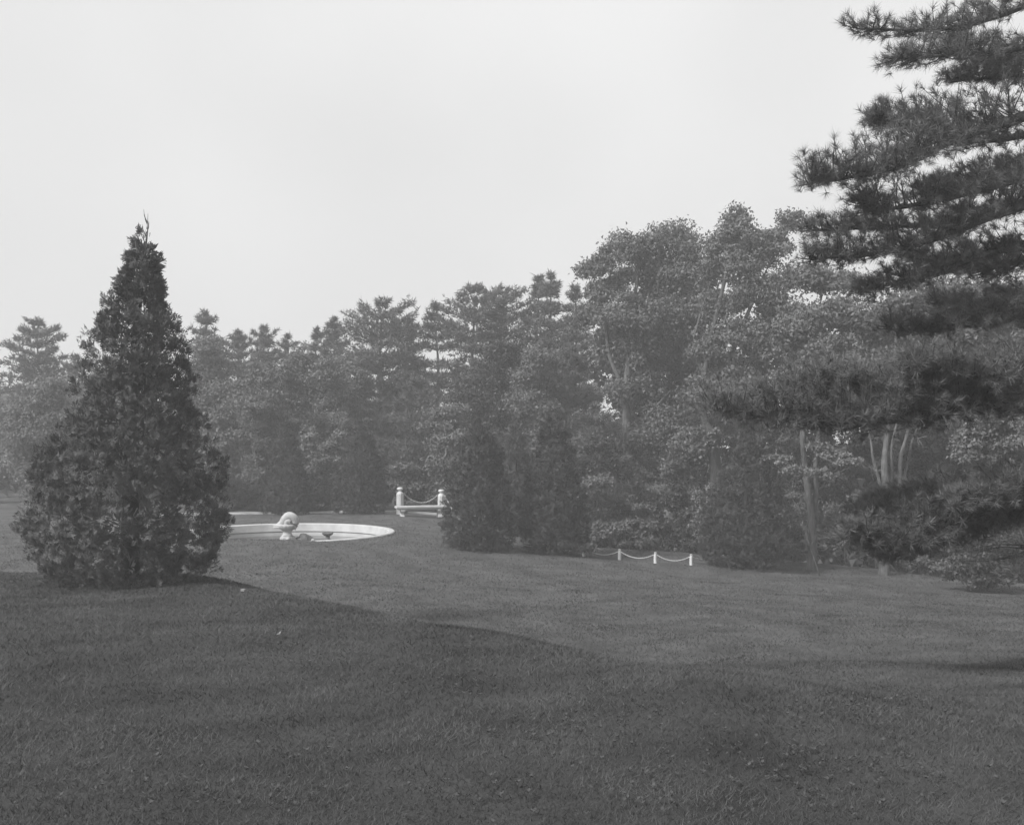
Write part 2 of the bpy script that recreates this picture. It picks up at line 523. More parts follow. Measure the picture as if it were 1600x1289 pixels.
def boulder(name, loc, size, seed, mat, label, cat='rock'):
    r = np.random.default_rng(seed)
    bm = bmesh.new(); bmesh.ops.create_icosphere(bm, subdivisions=4, radius=1.0)
    ph = r.uniform(0, 6, 6)
    for v in bm.verts:
        c = v.co
        k = 1 + 0.16 * math.sin(3.1 * c.x + ph[0]) * math.cos(2.7 * c.y + ph[1]) + 0.10 * math.sin(6 * c.z + 4 * c.x + ph[2]) + 0.06 * math.sin(11 * c.y + 7 * c.x + ph[3]) + 0.03 * math.sin(23 * c.z + 17 * c.x + ph[4])
        v.co = Vector((c.x * size[0], c.y * size[1], c.z * size[2])) * k
    me = bpy.data.meshes.new(name); bm.to_mesh(me); bm.free()
    me.polygons.foreach_set('use_smooth', [True] * len(me.polygons))
    return tag(link(name, me, mat, None, loc), label, cat)
b = W(476, 842, 37.1); boulder('boulder', (b[0], b[1], wz + 0.09), (0.30, 0.25, 0.28), 5, M['rock'], 'dark mossy boulder in the pool beside the dolphin fountain')
b = W(489, 843, 37.0); boulder('boulder', (b[0], b[1], wz + 0.05), (0.12, 0.12, 0.14), 8, M['statue'], 'small pale stone leaning on the dark boulder in the pool')
b = W(430, 843, 36.6); boulder('boulder', (b[0], b[1], wz + 0.04), (0.17, 0.14, 0.11), 11, M['statue'], 'low pale stone in the pool left of the dolphin fountain')
b = W(512, 836, 38.6)
t = empty('stone_dish', (b[0], b[1], wz + 0.10), 'small round stone dish standing in the pool right of the boulder', 'dish')
link('dish', mesh_idx('dish', *lathe([(0.07, 0.06), (0.14, 0.085), (0.185, 0.13), (0.20, 0.165), (0.19, 0.18), (0.165, 0.172), (0.1, 0.16)], 28)), M['rock'], t)
link('foot', mesh_idx('foot', *lathe([(0.09, -0.4), (0.08, 0.03), (0.06, 0.07)], 20)), M['rock'], t)

# ------------------------------------------------------------------ kerb, posts, bench, chains
KERB = [hit(x, y) for x, y in ((225, 805.5), (300, 804.5), (380, 803.5), (520, 801.5), (600, 801), (622, 801.6))]
KERB = [np.array([p[0], p[1]]) for p in KERB]
KERB2 = [np.array(hit(x, y)[:2]) for x, y in ((637, 802.6), (690, 805.5), (740, 809), (800, 815))]
def kerb(name, pts, label):
    path = curve([(p[0], p[1], 0) for p in pts], 40)
    V, Fc = [], []
    n = len(path)
    for i, p in enumerate(path):
        d = path[min(i + 1, n - 1)] - path[max(i - 1, 0)]
        nrm = np.array([-d[1], d[0], 0]) / np.hypot(d[0], d[1])
        z = g1(p[0], p[1])
        for (o, h) in ((-0.06, -0.2), (-0.06, 0.075), (-0.05, 0.085), (0.05, 0.085), (0.06, 0.075), (0.06, -0.2)):
            q = p + nrm * o; V.append((q[0], q[1], z + h))
    for i in range(n - 1):
        for k in range(6):
            k2 = (k + 1) % 6
            Fc.append((i * 6 + k, i * 6 + k2, (i + 1) * 6 + k2, (i + 1) * 6 + k))
    Fc.append((0, 1, 2, 3, 4, 5)); Fc.append(tuple((n - 1) * 6 + k for k in (5, 4, 3, 2, 1, 0)))
    return tag(link(name, mesh_idx(name, V, Fc, False), M['stone']), label, 'kerb')
kerb('stone_kerb', KERB, 'low white stone kerb curving along the trees left of the bench')
kerb('stone_kerb', KERB2, 'low white stone kerb running beneath and behind the bench')

def post(name, loc, h, w, label, cat, group, mat):
    t = empty(name, loc, label, cat, group)
    def octa(a, z):                                   # chamfered square shaft
        c = abs(math.cos(a)); s = abs(math.sin(a))
        return min(1 / max(c, s), 1.32 / (c + s)) if z < h * 0.80 else 1.0
    r = w / 2
    me = mesh_idx('shaft', *lathe([(r * 1.08, -0.2), (r * 1.08, 0.02 * h), (r * 1.0, 0.03 * h), (r * 0.94, 0.70 * h), (r * 0.97, 0.705 * h), (r * 0.97, 0.74 * h), (r * 0.92, 0.775 * h),
                                   (r * 0.75, 0.815 * h), (r * 0.5, 0.838 * h)], 48, octa), smooth=False)
    link('shaft', me, mat, t)
    me = mesh_idx('finial', *lathe([(r * 0.46, 0.832 * h), (r * 0.40, 0.86 * h), (r * 0.42, 0.875 * h), (r * 0.68, 0.90 * h), (r * 0.84, 0.93 * h), (r * 0.84, 0.955 * h), (r * 0.66, 0.985 * h), (r * 0.34, 1.0 * h)], 24,
                                   lambda a, z: 1 + 0.03 * abs(math.sin(6 * a))))
    link('finial', me, mat, t)
    return t

def chain(name, a, b, sag, link_len, thick, label, mat):
    a, b = np.array(a, dtype=float), np.array(b, dtype=float)
    L = np.linalg.norm(b - a)
    n = max(10, int(L * 1.08 / (link_len * 0.78)))
    t = np.linspace(0, 1, n + 1)
    P = a[None] * (1 - t[:, None]) + b[None] * t[:, None]
    P[:, 2] -= sag * 4 * t * (1 - t)
    bag = Bag()
    for i in range(n):
        c = (P[i] + P[i + 1]) / 2
        d = P[i + 1] - P[i]; d = d / np.linalg.norm(d)
        s = np.cross(d, [0, 0, 1]); s /= np.linalg.norm(s)
        u = np.cross(s, d)
        w = s if i % 2 else u
        pts = []
        for k in range(6):
            q = 2 * math.pi * k / 6
            pts.append(c + d * math.cos(q) * link_len * 0.5 + w * math.sin(q) * link_len * 0.27)
        V, Fc = [], []
        for k in range(6):
            q = 2 * math.pi * k / 6
            rad = unit(pts[k] - c); nz = np.cross(d, w)
            for j in range(4):
                e = 2 * math.pi * j / 4
                V.append(pts[k] + thick * (math.cos(e) * rad + math.sin(e) * nz))
        for k in range(6):
            for j in range(4):
                Fc.append((k * 4 + j, k * 4 + (j + 1) % 4, ((k + 1) % 6) * 4 + (j + 1) % 4, ((k + 1) % 6) * 4 + j))
        bag.add((V, Fc))
    return tag(link(name, bag.mesh(name), mat), label, 'chain', 'chains hanging between the white posts')

# tall posts behind the bench
lp = hit(625.0, 803.2); rp = hit(689.5, 806.0)
HP = 1.12
post('gate_post', lp, HP, 0.31, 'tall white post with a knob top behind the left end of the bench', 'post', 'tall posts behind the bench', M['painted'])
post('gate_post', rp, HP, 0.31, 'tall white post with a knob top behind the right end of the bench', 'post', 'tall posts behind the bench', M['painted'])
dv = unit(np.array(rp) - np.array(lp))
chain('hanging_chain', lp + dv * 0.15 + np.array([0, 0, HP * 0.78]), rp - dv * 0.15 + np.array([0, 0, HP * 0.78]), 0.36, 0.085, 0.016, 'chain sagging between the two tall posts above the bench', M['chain'])

# small posts along the lawn edge
SP = [(745, 846.0), (800, 855.5), (856, 861.0), (912, 869.0), (968, 874.6), (1024, 879.6), (1080, 883.0), (1136, 886.0)]
SL = ['short white post hidden behind the conifer right of the bench',
      'short white post glimpsed in the gap between the two front conifers',
      'short white post behind the conifer left of the visible chain fence',
      'short white post half hidden by twigs at the foot of the middle conifer',
      'short white post leftmost of the three in clear view on the lawn edge',
      'short white post in the middle of the three on the lawn edge',
      'short white post rightmost of the three, next to the leafy right conifer',
      'short white post hidden behind the right conifer']
HB = 0.345
sp_pos = []
for (x, y), lb in zip(SP, SL):
    p = hit(x, y)
    if x > 1100: p = W(x, 880, 36.6); p[2] = g1(p[0], p[1])
    sp_pos.append(p)
    post('short_post', p, HB, 0.108, lb, 'post', 'short posts of the chain fence', M['painted'])
CL = ['chain from the hidden post to the gap between the front conifers', 'chain running behind the middle conifer', 'chain running right from the gap behind the middle conifer',
      'chain sagging left of the first clear short post', 'chain sagging between the first and second clear short posts', 'chain sagging between the second and third clear short posts',
      'chain running from the third clear short post into the right conifer']
for i in range(len(SP) - 1):
    a, b = sp_pos[i], sp_pos[i + 1]
    d = unit(b - a)
    chain('hanging_chain', a + d * 0.05 + np.array([0, 0, HB * 0.76]), b - d * 0.05 + np.array([0, 0, HB * 0.76]), 0.155, 0.045, 0.0085, CL[i], M['chain_white'])
a = rp + dv * 0.15 + np.array([0, 0, HP * 0.78]); b = sp_pos[0] + np.array([-0.05, 0, HB * 0.76])
chain('hanging_chain', a, b, 0.22, 0.085, 0.016, 'chain running from the right tall post into the conifer', M['chain'])

def bench():
    l = hit(628.5, 806.6); r_ = hit(686.0, 809.4)
    mid = (np.array(l) + np.array(r_)) / 2
    ang = math.atan2(r_[1] - l[1], r_[0] - l[0])
    Lh = np.linalg.norm(np.array(r_) - np.array(l)) / 2
    t = empty('garden_bench', mid, 'backless white stone bench standing in front of the tall posts', 'bench', None, ang)
    hw = Lh + 0.28
    def box(x0, x1, y0, y1, z0, z1, bev):
        V = [(x, y, z) for x in (x0, x1) for y in (y0, y1) for z in (z0, z1)]
        me = mesh_idx('box', V, [(0, 1, 3, 2), (4, 6, 7, 5), (0, 4, 5, 1), (2, 3, 7, 6), (0, 2, 6, 4), (1, 5, 7, 3)], False)
        bevel_mesh(me, bev); return me
    H = 0.46
    link('seat', box(-hw, hw, -0.24, 0.24, H - 0.085, H + 0.01, 0.03), M['stone'], t)
    link('seat_moulding', box(-hw + 0.06, hw - 0.06, -0.19, 0.19, H - 0.14, H - 0.088, 0.015), M['stone'], t)
    for s in (-1, 1):                                   # scrolled legs
        prof = [(-0.19, 0), (-0.19, 0.05), (-0.13, 0.09), (-0.10, 0.16), (-0.14, 0.22), (-0.18, 0.27), (-0.17, 0.335), (0.17, 0.335), (0.18, 0.27), (0.14, 0.22), (0.10, 0.16), (0.13, 0.09), (0.19, 0.05), (0.19, 0)]
        n = len(prof); w = 0.075
        V = [(s * Lh - w, y, z) for y, z in prof] + [(s * Lh + w, y, z) for y, z in prof]
        V = [(x, y, z - 0.02 if z == 0 else z) for x, y, z in V]
        Fc = [(k, (k + 1) % n, n + (k + 1) % n, n + k) for k in range(n)] + [tuple(range(n - 1, -1, -1)), tuple(range(n, 2 * n))]
        me = mesh_idx('leg', V, Fc, False); bevel_mesh(me, 0.012, 1)
        g = link('leg', me, M['stone'], t)
        sc = mesh_idx('scroll', *lathe([(0.055, -0.09), (0.06, -0.08), (0.06, 0.08), (0.055, 0.09)], 16), smooth=False)
        o = link('scroll', sc, M['stone'], g); o.rotation_euler = (0, math.pi / 2, 0); o.location = (s * Lh, -0.15, 0.29)
bench()

# ------------------------------------------------------------------ clipped conifers
RNG = np.random.default_rng
def conifer(base, H, prof, seed, label, dens=1.0, spray=0.15, lean=(0, 0), mat='conifer', lump=0.13, tip_open=0.0, group='cone shaped conifers on the lawn', taper=0.5):
    """prof: (t, radius) from ground to tip; boughs of flat sprays, upswept"""
    r = RNG(seed)
    T = empty('conifer', base, label, 'conifer', group)
    pt = np.array(prof)
    rad = lambda t: np.interp(t, pt[:, 0], pt[:, 1])
    ts = np.linspace(0, 1, 60)
    area = np.trapz(2 * math.pi * rad(ts), ts) * H
    nb = int(area * 20 * dens)
    tt = []
    while len(tt) < nb:                                  # sample the height by surface
        c = r.random(4000); k = r.random(4000) < (rad(c) + 0.02 * pt[:, 1].max()) / pt[:, 1].max()
        tt.extend(c[k].tolist())
    tt = np.array(tt[:nb])
    az = r.random(nb) * 2 * math.pi
    ph = r.uniform(0, 6.3, 8)
    cell = 0.17 + 0.11 * pt[:, 1].max()                   # the foliage gathers in pillows with dark creases between
    nsd = int(area / (cell * cell * 2.6))
    st = r.choice(tt, nsd); sa = r.random(nsd) * 6.283; sr = rad(st)
    S3 = np.stack([sr * np.cos(sa), sr * np.sin(sa), st * H], 1)
    Q3 = np.stack([rad(tt) * np.cos(az), rad(tt) * np.sin(az), tt * H], 1)
    dd = np.linalg.norm((Q3[:, None] - S3[None]) * np.array([1, 1, 0.8]), axis=2)
    ni = dd.argmin(1); dm = dd[np.arange(nb), ni] / cell
    off = (Q3 - S3[ni]) / cell
    big = r.uniform(-0.5, 1.0, nsd)[ni] * lump
    depth = np.where(r.random(nb) < 0.8, r.uniform(0.97, 1.02, nb), r.uniform(0.6, 0.95, nb))
    lumpf = 1 + big + np.minimum(0.9, 0.31 * cell / np.maximum(0.15, rad(tt))) * (0.35 - np.minimum(1.5, dm) ** 2)
    out = np.stack([np.cos(az), np.sin(az), np.zeros(nb)], 1)
    rr = rad(tt) * lumpf * depth
    C = out * rr[:, None] + np.stack([lean[0] * tt ** 3, lean[1] * tt ** 3, tt * H], 1)
    up = 0.55 + 0.9 * tt ** 2
    Bd = unit(out + np.stack([np.zeros(nb), np.zeros(nb), up * 0.7], 1) + 0.75 * off + r.normal(size=(nb, 3)) * 0.22)
    bl = np.minimum(0.30, 0.05 + rad(tt) * 0.5) * r.uniform(0.7, 1.25, nb) * (spray / 0.15) ** 0.5   # bough tip length
    bl = np.maximum(bl, 0.12) * (1 + tip_open * (tt > 0.93))
    ns = 22
    u = r.random((nb, ns)) ** 0.7
    side = unit(np.cross(Bd, out + 1e-3) + r.normal(size=(nb, 3)) * 0.2)
    nrm = np.cross(side, Bd)
    lat = r.normal(size=(nb, ns)) * 0.36 * (1.05 - u)
    ver = r.normal(size=(nb, ns)) * 0.16
    P = C[:, None] + bl[:, None, None] * ((u - 0.4)[..., None] * Bd[:, None] + lat[..., None] * side[:, None] + ver[..., None] * nrm[:, None])
    X = Bd[:, None] * 0.55 + np.array([0, 0, 0.55]) + side[:, None] * (lat * 2.2)[..., None] + r.normal(size=(nb, ns, 3)) * 0.38
    N = Bd[:, None] * 0.8 + out[:, None] * 0.5 + r.normal(size=(nb, ns, 3)) * 0.38
    P = P.reshape(-1, 3); X = X.reshape(-1, 3); N = N.reshape(-1, 3)
    keep = P[:, 2] > 0.03
    P, X, N = P[keep], X[keep], N[keep]
    tris = []
    pick = r.integers(0, 3, len(P))
    for k in range(3):
        q = pick == k
        tris.append(scatter(spray_template(r), P[q], X[q], N[q], spray * r.uniform(0.6, 1.15, q.sum())))
    # older foliage deep inside the cone, close round the stem
    m = int(area * 36)
    ti = r.random(m) ** 1.25 * 0.9; ai = r.random(m) * 6.283
    oi = np.stack([np.cos(ai), np.sin(ai), np.full(m, 0.4)], 1)
    Pi = oi * np.array([1, 1, 0]) * (rad(ti) * r.uniform(0.25, 0.62, m))[:, None] + np.stack([lean[0] * ti ** 3, lean[1] * ti ** 3, ti * H], 1)
    tris.append(scatter(spray_template(r), Pi, oi + r.normal(size=(m, 3)) * 0.6, oi + r.normal(size=(m, 3)), 2.2 * spray * r.uniform(0.7, 1.2, m)))
    me = mesh_np('crown', np.concatenate(tris), 3)
    link('crown', me, M[mat], T)
    bag = Bag()
    bag.add(tube([(0, 0, -0.3), (lean[0] * 0.03, lean[1] * 0.03, H * 0.3), (lean[0] * 0.34, lean[1] * 0.34, H * 0.7), (lean[0], lean[1], H * 0.985)], [0.03 * H, 0.022 * H, 0.011 * H, 0.004], 8))
    for k in range(14):                                  # bare leaders poking from the tip
        if tip_open == 0 and k > 3: break
        t0 = r.uniform(0.84, 0.985); a = r.random() * 6.28
        p0 = np.array([lean[0] * t0 ** 3, lean[1] * t0 ** 3, t0 * H]); L = (0.015 + 0.03 * r.random()) * H
        p1 = p0 + np.array([math.cos(a) * 0.3 * L, math.sin(a) * 0.3 * L, L])
        bag.add(tube([p0, (p0 + p1) / 2 + np.array([0.1 * L * math.cos(a), 0.1 * L * math.sin(a), 0]), p1], [0.007, 0.005, 0.002], 5))
    link('trunk', bag.mesh('trunk'), M['bark_dark'], T)
    return T

D0 = 16.4
k0 = D0 / F
bx = (203 - 800) * k0
bz = g1(bx, D0)
H0 = EYE - (338 - HOR) * k0 - bz
hp = [(925, 116), (905, 136), (885, 150), (860, 162), (830, 170), (800, 170), (750, 157), (700, 136), (650, 112), (620, 98), (560, 80), (500, 64), (450, 42), (420, 28), (395, 17), (370, 8), (338, 1)]
zt = lambda y: (EYE - (y - HOR) * k0 - bz) / H0
conifer((bx, D0, bz), H0, [(0, 0.98)] + [(max(0.005, zt(y)), w * k0 * 0.80) for y, w in hp], 21,
        'tallest cone shaped conifer filling the left foreground on the grassy bank', 1.8, 0.112, (0.28, 0), 'conifer', 0.08, 0.6)

def mid_conifer(px, top, basey, half, seed, label, shape='bullet', D=None, dens=1.0, mat='conifer_mid', lump=0.10):
    p = hit(px, basey)
    if D: p = np.array([(px - 800) / F * D, D, g1((px - 800) / F * D, D)])
    half = half * p[1] / F
    y = p[1] + half * 0.85
    x = p[0] * y / p[1]
    z = g1(x, y)
    H = EYE - (top - HOR) / F * y - z
    half *= y / p[1]
    sh = {'bullet': [(0, .82), (.08, .94), (.2, .97), (.4, .86), (.6, .66), (.78, .42), (.9, .2), (.97, .07), (1, .01)],
          'cone': [(0, .86), (.06, .95), (.15, .97), (.35, .78), (.55, .56), (.75, .32), (.9, .13), (1, .01)],
          'flame': [(0, .84), (.08, .96), (.2, 1.0), (.35, .90), (.5, .78), (.65, .64), (.8, .47), (.9, .32), (.96, .17), (1, .02)],
          'wide': [(0, .80), (.1, .95), (.25, 1.0), (.45, .85), (.6, .68), (.75, .47), (.9, .21), (1, .02)]}[shape]
    conifer((x, y, z), H, [(t, w * half * 0.93) for t, w in sh], seed, label, dens * 1.45, 0.125, (0, 0), mat, lump)

mid_conifer(446, 652, 806, 40, 31, 'cone shaped conifer behind the pool, left of the pair', 'cone')
mid_conifer(562, 652, 805, 41, 32, 'cone shaped conifer behind the pool, close to the bench', 'bullet')
mid_conifer(748, 655, 864, 54, 33, 'broad cone shaped conifer covering the right end of the bench', 'flame')
mid_conifer(805, 644, 855, 30, 34, 'narrower conifer set back between the two broad front conifers', 'bullet', D=39.5, mat='conifer')
mid_conifer(865, 648, 869, 52, 35, 'broad cone shaped conifer beside the left end of the chain fence', 'flame')
mid_conifer(1166, 683, 893, 71, 36, 'leafy cone shaped conifer right of the short white posts', 'wide', lump=0.12)

# ------------------------------------------------------------------ woodland trees
def bark_trunk(T, paths, mat, seed=0, name='trunk', wob=0.05):
    r = random.Random(seed)
    bag = Bag()
    for pts, r0, r1 in paths:
        P = curve(pts, max(10, 6 * len(pts)))
        q = np.linspace(0, 1, len(P)); a1, a2, a3 = [r.uniform(0, 6.3) for _ in range(3)]
        sw = min(0.07, r0 * 0.4) * np.sin(np.pi * q)
        P[:, 0] += sw * (np.sin(7 * q + a1) + 0.3 * np.sin(15 * q + a2)); P[:, 1] += sw * np.sin(11 * q + a3)
        bag.add(tube(P, np.linspace(r0, r1, len(P)), 9, r, wob))
    return link(name, bag.mesh(name), M[mat], T)

def leaf_cloud(r, clumps, size, layers, flat=0.0):
    """clumps: (centre, (rx,ry,rz)) -> triangles of leaves gathered on sub-clumps"""
    Ps, Ns = [], []
    for c, s in clumps:
        s = np.array(s, dtype=float); c = np.array(c)
        area = 4 * math.pi * ((s[0] * s[1]) ** 1.6 + (s[0] * s[2]) ** 1.6 + (s[1] * s[2]) ** 1.6) ** (1 / 1.6) / 3 ** (1 / 1.6)
        nsub = max(10, int(area * 1.7))
        d = rdir(r, nsub)
        d[:, 2] = np.where(d[:, 2] < -0.45, -d[:, 2] * r.random(nsub), d[:, 2])
        sub = d * s * r.uniform(0.35, 1.0, (nsub, 1)) ** 0.6
        n = max(40, int(area * layers / (0.27 * size * size)))
        k = r.integers(0, nsub, n)
        spread = (0.42 * min(1.0, s.min() / 1.0) + 0.05) * r.uniform(0.45, 1.5, nsub)[k][:, None]
        e = rdir(r, n); e[:, 2] = np.abs(e[:, 2]) * np.where(r.random(n) < 0.8, 1, -1)
        e = e * (r.uniform(0.05, 1.0, (n, 1)) ** 0.5) * r.choice([1.0, 1.0, 1.45], (n, 1))
        P = sub[k] + e * spread * np.array([1.25, 1.25, 0.85 - 0.35 * flat])
        Ns.append(unit(d[k] * 0.3 + e * 0.7 + np.array([0, 0, 0.35 + flat]) + r.normal(size=(n, 3)) * 0.55))
        Ps.append(P + c)
    P = np.concatenate(Ps); N = np.concatenate(Ns)
    X = r.normal(size=P.shape) + np.array([0, 0, -0.35])
    return scatter(LEAF1, P, X, N, size * r.uniform(0.65, 1.2, len(P)))

def broadleaf(base, clumps, stems, seed, label, cat='tree', name='broadleaf_tree', size=0.2, dens=2.6, leaf='leaf', bark='bark', group=None, flat=0.0):
    """clumps and stems in world coordinates"""
    r = RNG(seed)
    T = empty(name, base, label, cat, group)
    b = np.array(base)
    me = mesh_np('crown', leaf_cloud(r, [(np.array(c) - b, s) for c, s in clumps], size, dens, flat), 3)
    link('crown', me, M[leaf], T)
    if stems:
        bark_trunk(T, [([np.array(p) - b for p in pts], r0, r1) for pts, r0, r1 in stems[:1]], bark, seed)
        for pts, r0, r1 in stems[1:]:
            bark_trunk(T, [([np.array(p) - b for p in pts], r0, r1)], bark, seed, 'limb')
    return T

def pc(px, py, rx, ry, D, depth=None):
    """clump from photo pixels at a distance"""
    k = D / F
    return (W(px, py, D), (rx * k, (depth or (rx + ry) / 2) * k, ry * k))

def gpt(px, D, dz=-0.2):
    x = (px - 800) / F * D
    return np.array([x, D, g1(x, D) + dz])

def far_pine(px, top, D, seed, label, half=45, low=760, style='plate', dens=1.0, mat='pine', group='pines standing in the wood behind the lawn', nwh=None, bare=0.0):
    """white pine: whorls of flat needle plates; half = half width of the crown in photo pixels at its widest"""
    r = RNG(seed)
    k = D / F
    b = gpt(px, D, 0)
    H = EYE - (top - HOR) * k - b[2]
    T = empty('pine_tree', b, label, 'pine', group)
    Rm = half * k * (1.30 if px > 560 else 1.15)
    z0 = max(0.12 * H, EYE - (low - HOR) * k - b[2])
    prof = {'plate': [(0, .75), (.25, 1.0), (.5, .95), (.7, .78), (.85, .58), (.94, .42), (1, .14)],
            'round': [(0, .7), (.3, .9), (.55, 1.0), (.75, .97), (.88, .80), (.96, .56), (1, .25)],
            'spire': [(0, 1.0), (.3, .95), (.55, .82), (.75, .62), (.88, .42), (.95, .26), (1, .08)]}[style]
    pt = np.array(prof)
    n = nwh or int(max(8, (H - z0) / 0.47))
    lean = r.normal(size=2) * 0.02 * H
    Ps, Xs = [], []
    limbs = Bag()
    for i in range(n):
        t = (i + r.uniform(-.25, .25)) / (n - 1)
        t = min(1, max(0, t))
        z = z0 + (H - z0) * t
        dzs = r.normal(size=8) * 0.22 * (1 - t)
        if bare and r.random() < bare and t < 0.8: continue
        rad = np.interp(t, pt[:, 0], pt[:, 1]) * Rm
        nb = r.integers(4, 7)
        a0 = r.random() * 6.28
        for j in range(nb):
            a = a0 + j * 6.283 / nb + r.normal() * 0.25
            L = rad * r.uniform(0.45, 1.2)
            rise = (0.02 + 0.55 * t ** 2.5) * L
            o = np.array([math.cos(a), math.sin(a), 0])
            c = np.array([lean[0] * t, lean[1] * t, z + dzs[j]])
            m = max(6, int(dens * (5 + 30 * L)))
            u = r.uniform(0.05, 1.0, m) ** 0.8
            lat = r.normal(size=m).clip(-1.5, 1.5) * 0.32 * L * (1.1 - 0.6 * u)
            s = np.array([-o[1], o[0], 0])
            P = c + o * (u * L)[:, None] + s * lat[:, None]
            P[:, 2] += rise * u ** 1.4 - 0.05 * L * np.abs(lat) / (0.2 * L + 1e-6) * 0.4 + r.normal(size=m).clip(-1.8, 1.8) * 0.075 * (1 + L * 0.25)
            Ps.append(P)
            Xs.append(o * 0.7 + s * (lat / (0.2 * L + 1e-6))[:, None] * 0.5 + np.array([0, 0, 0.75]) + r.normal(size=(m, 3)) * 0.3)
            if L > 0.6:
                q = [c - np.array([0, 0, .1]), c + o * L * 0.5 + np.array([0, 0, rise * 0.3]), c + o * L * 0.95 + np.array([0, 0, rise * 0.93])]
                limbs.add(tube(q, [0.035 * L ** .5, 0.022 * L ** .5, 0.006], 3, caps=False))
    # leader
    m = int(9 * dens)
    P = np.array([lean[0], lean[1], H]) + np.stack([r.normal(size=m) * 0.10, r.normal(size=m) * 0.10, -0.2 - r.random(m) * 0.6], 1)
    Ps.append(P); Xs.append(r.normal(size=(m, 3)) * 0.4 + np.array([0, 0, 1]))
    P = np.concatenate(Ps); X = np.concatenate(Xs)
    tris = []
    pick = r.integers(0, 4, len(P))
    sc = 0.29 * (D / 60) ** 0.4
    for q in range(4):
        w = pick == q
        tris.append(scatter(tuft_template(r, 6, 0.17, 1.3), P[w], X[w], rdir(r, w.sum()), sc * r.uniform(0.7, 1.2, w.sum())))
    link('crown', mesh_np('crown', np.concatenate(tris), 3), M[mat], T)
    tr = 0.011 * H + 0.05
    bark_trunk(T, [([(0, 0, -0.4), (lean[0] * .3, lean[1] * .3, H * .35), (lean[0] * .7, lean[1] * .7, H * .7), (lean[0], lean[1], H * .98)], tr, 0.02)], 'bark', seed)
    link('limb', limbs.mesh('limb'), M['bark'], T)
    return T

PL = [
 # px, top, D, half, low, style, label
 (-40, 545, 62, 60, 800, 'plate', 'hazy pine cut off by the left edge of the photo'),
 (66, 508, 60, 48, 800, 'round', 'hazy round topped pine left of the tall foreground conifer'),
 (112, 560, 57, 44, 800, 'plate', 'low pine nestling against the left side of the tall foreground conifer'),
 (215, 560, 60, 50, 800, 'plate', 'pine hidden behind the tall foreground conifer'),
 (318, 492, 60, 36, 740, 'plate', 'pine with a small knob top just right of the tall foreground conifer'),
 (372, 519, 64, 42, 740, 'spire', 'short pine tip, first one right of the knob topped pine'),
 (408, 515, 64, 40, 740, 'plate', 'small flat pine top above the left cone conifer behind the pool'),
 (450, 528, 64, 40, 740, 'spire', 'lowest pine tip of the skyline, above the pool fountain'),
 (480, 517, 63, 36, 740, 'spire', 'slim pine tip between the low tip and the pointed pine'),
 (517, 500, 62, 44, 740, 'spire', 'pointed pine left of the big round topped pine'),
 (594, 478, 58, 56, 780, 'round', 'big round topped pine rising behind the bench with sky gaps beneath'),
 (638, 502, 62, 36, 740, 'plate', 'small pine shoulder on the right of the big round topped pine'),
 (688, 482, 58, 48, 780, 'plate', 'pine with a slanting left edge over the right tall post'),
 (732, 455, 57, 50, 780, 'round', 'dense dark topped pine above the broad front conifers'),
 (792, 458, 58, 46, 780, 'round', 'flat topped pine right of the dense dark topped pine'),
 (834, 436, 60, 40, 740, 'spire', 'thin wispy pine tip left of the tall spire pine'),
 (866, 433, 57, 46, 780, 'spire', 'tall spire pine beside the big broadleaf crown'),
 (900, 452, 56, 42, 780, 'plate', 'pine with long level boughs against the broadleaf crown'),
]
for i, (px, top, D, half, low, st, lb) in enumerate(PL):
    far_pine(px, top, D, 100 + i, lb, half, low, st, 1.0, bare=0.12 if px > 540 else 0.0)
# middle row: shorter pines and broad crowns in front of them
ML = [
 (660, 600, 52, 52, 800, 'plate', 'younger pine with layered boughs just above the bench'),
 (905, 545, 50, 52, 840, 'plate', 'pine with pale layered boughs left of the bare pale trunk'),
 (930, 640, 46, 48, 860, 'plate', 'dark hemlock like pine left of the bare pale trunk'),
 (610, 640, 54, 36, 790, 'plate', 'low pine between the second pool conifer and the bench'),
]
for i, (px, top, D, half, low, st, lb) in enumerate(ML):
    far_pine(px, top, D, 140 + i, lb, half, low, st, 1.25, group='younger pines in front of the tall pines')

def auto_tree(px, top, low, half, D, seed, label, size=0.2, dens=2.8, leaf='leaf', name='broadleaf_tree', group=None, n=9, flat=0.0):
    r = RNG(seed)
    cl = []
    hgt = low - top
    for j in range(n):
        t = (j + 0.5) / n
        w = half * (0.35 + 0.9 * math.sin(math.pi * (0.12 + 0.8 * t)) ** 0.8) * 0.62
        y = top + hgt * t
        x = px + r.uniform(-1, 1) * half * 0.45 * math.sin(math.pi * min(1, t + 0.15))
        cl.append(pc(x, y, w * r.uniform(0.8, 1.1), hgt / n * r.uniform(0.75, 1.1) + 6, D + r.uniform(-1, 1)))
    b = gpt(px, D)
    k = D / F
    mid = W(px + r.uniform(-8, 8), (top + low) / 2, D)
    tp = W(px, top + hgt * 0.1, D)
    return broadleaf(b, cl, [([b, (b + mid) / 2 + np.array([r.normal() * .15, 0, 0]), mid, tp], 0.16, 0.02)], seed, label, 'tree', name, size, dens, leaf, 'bark', group, flat)

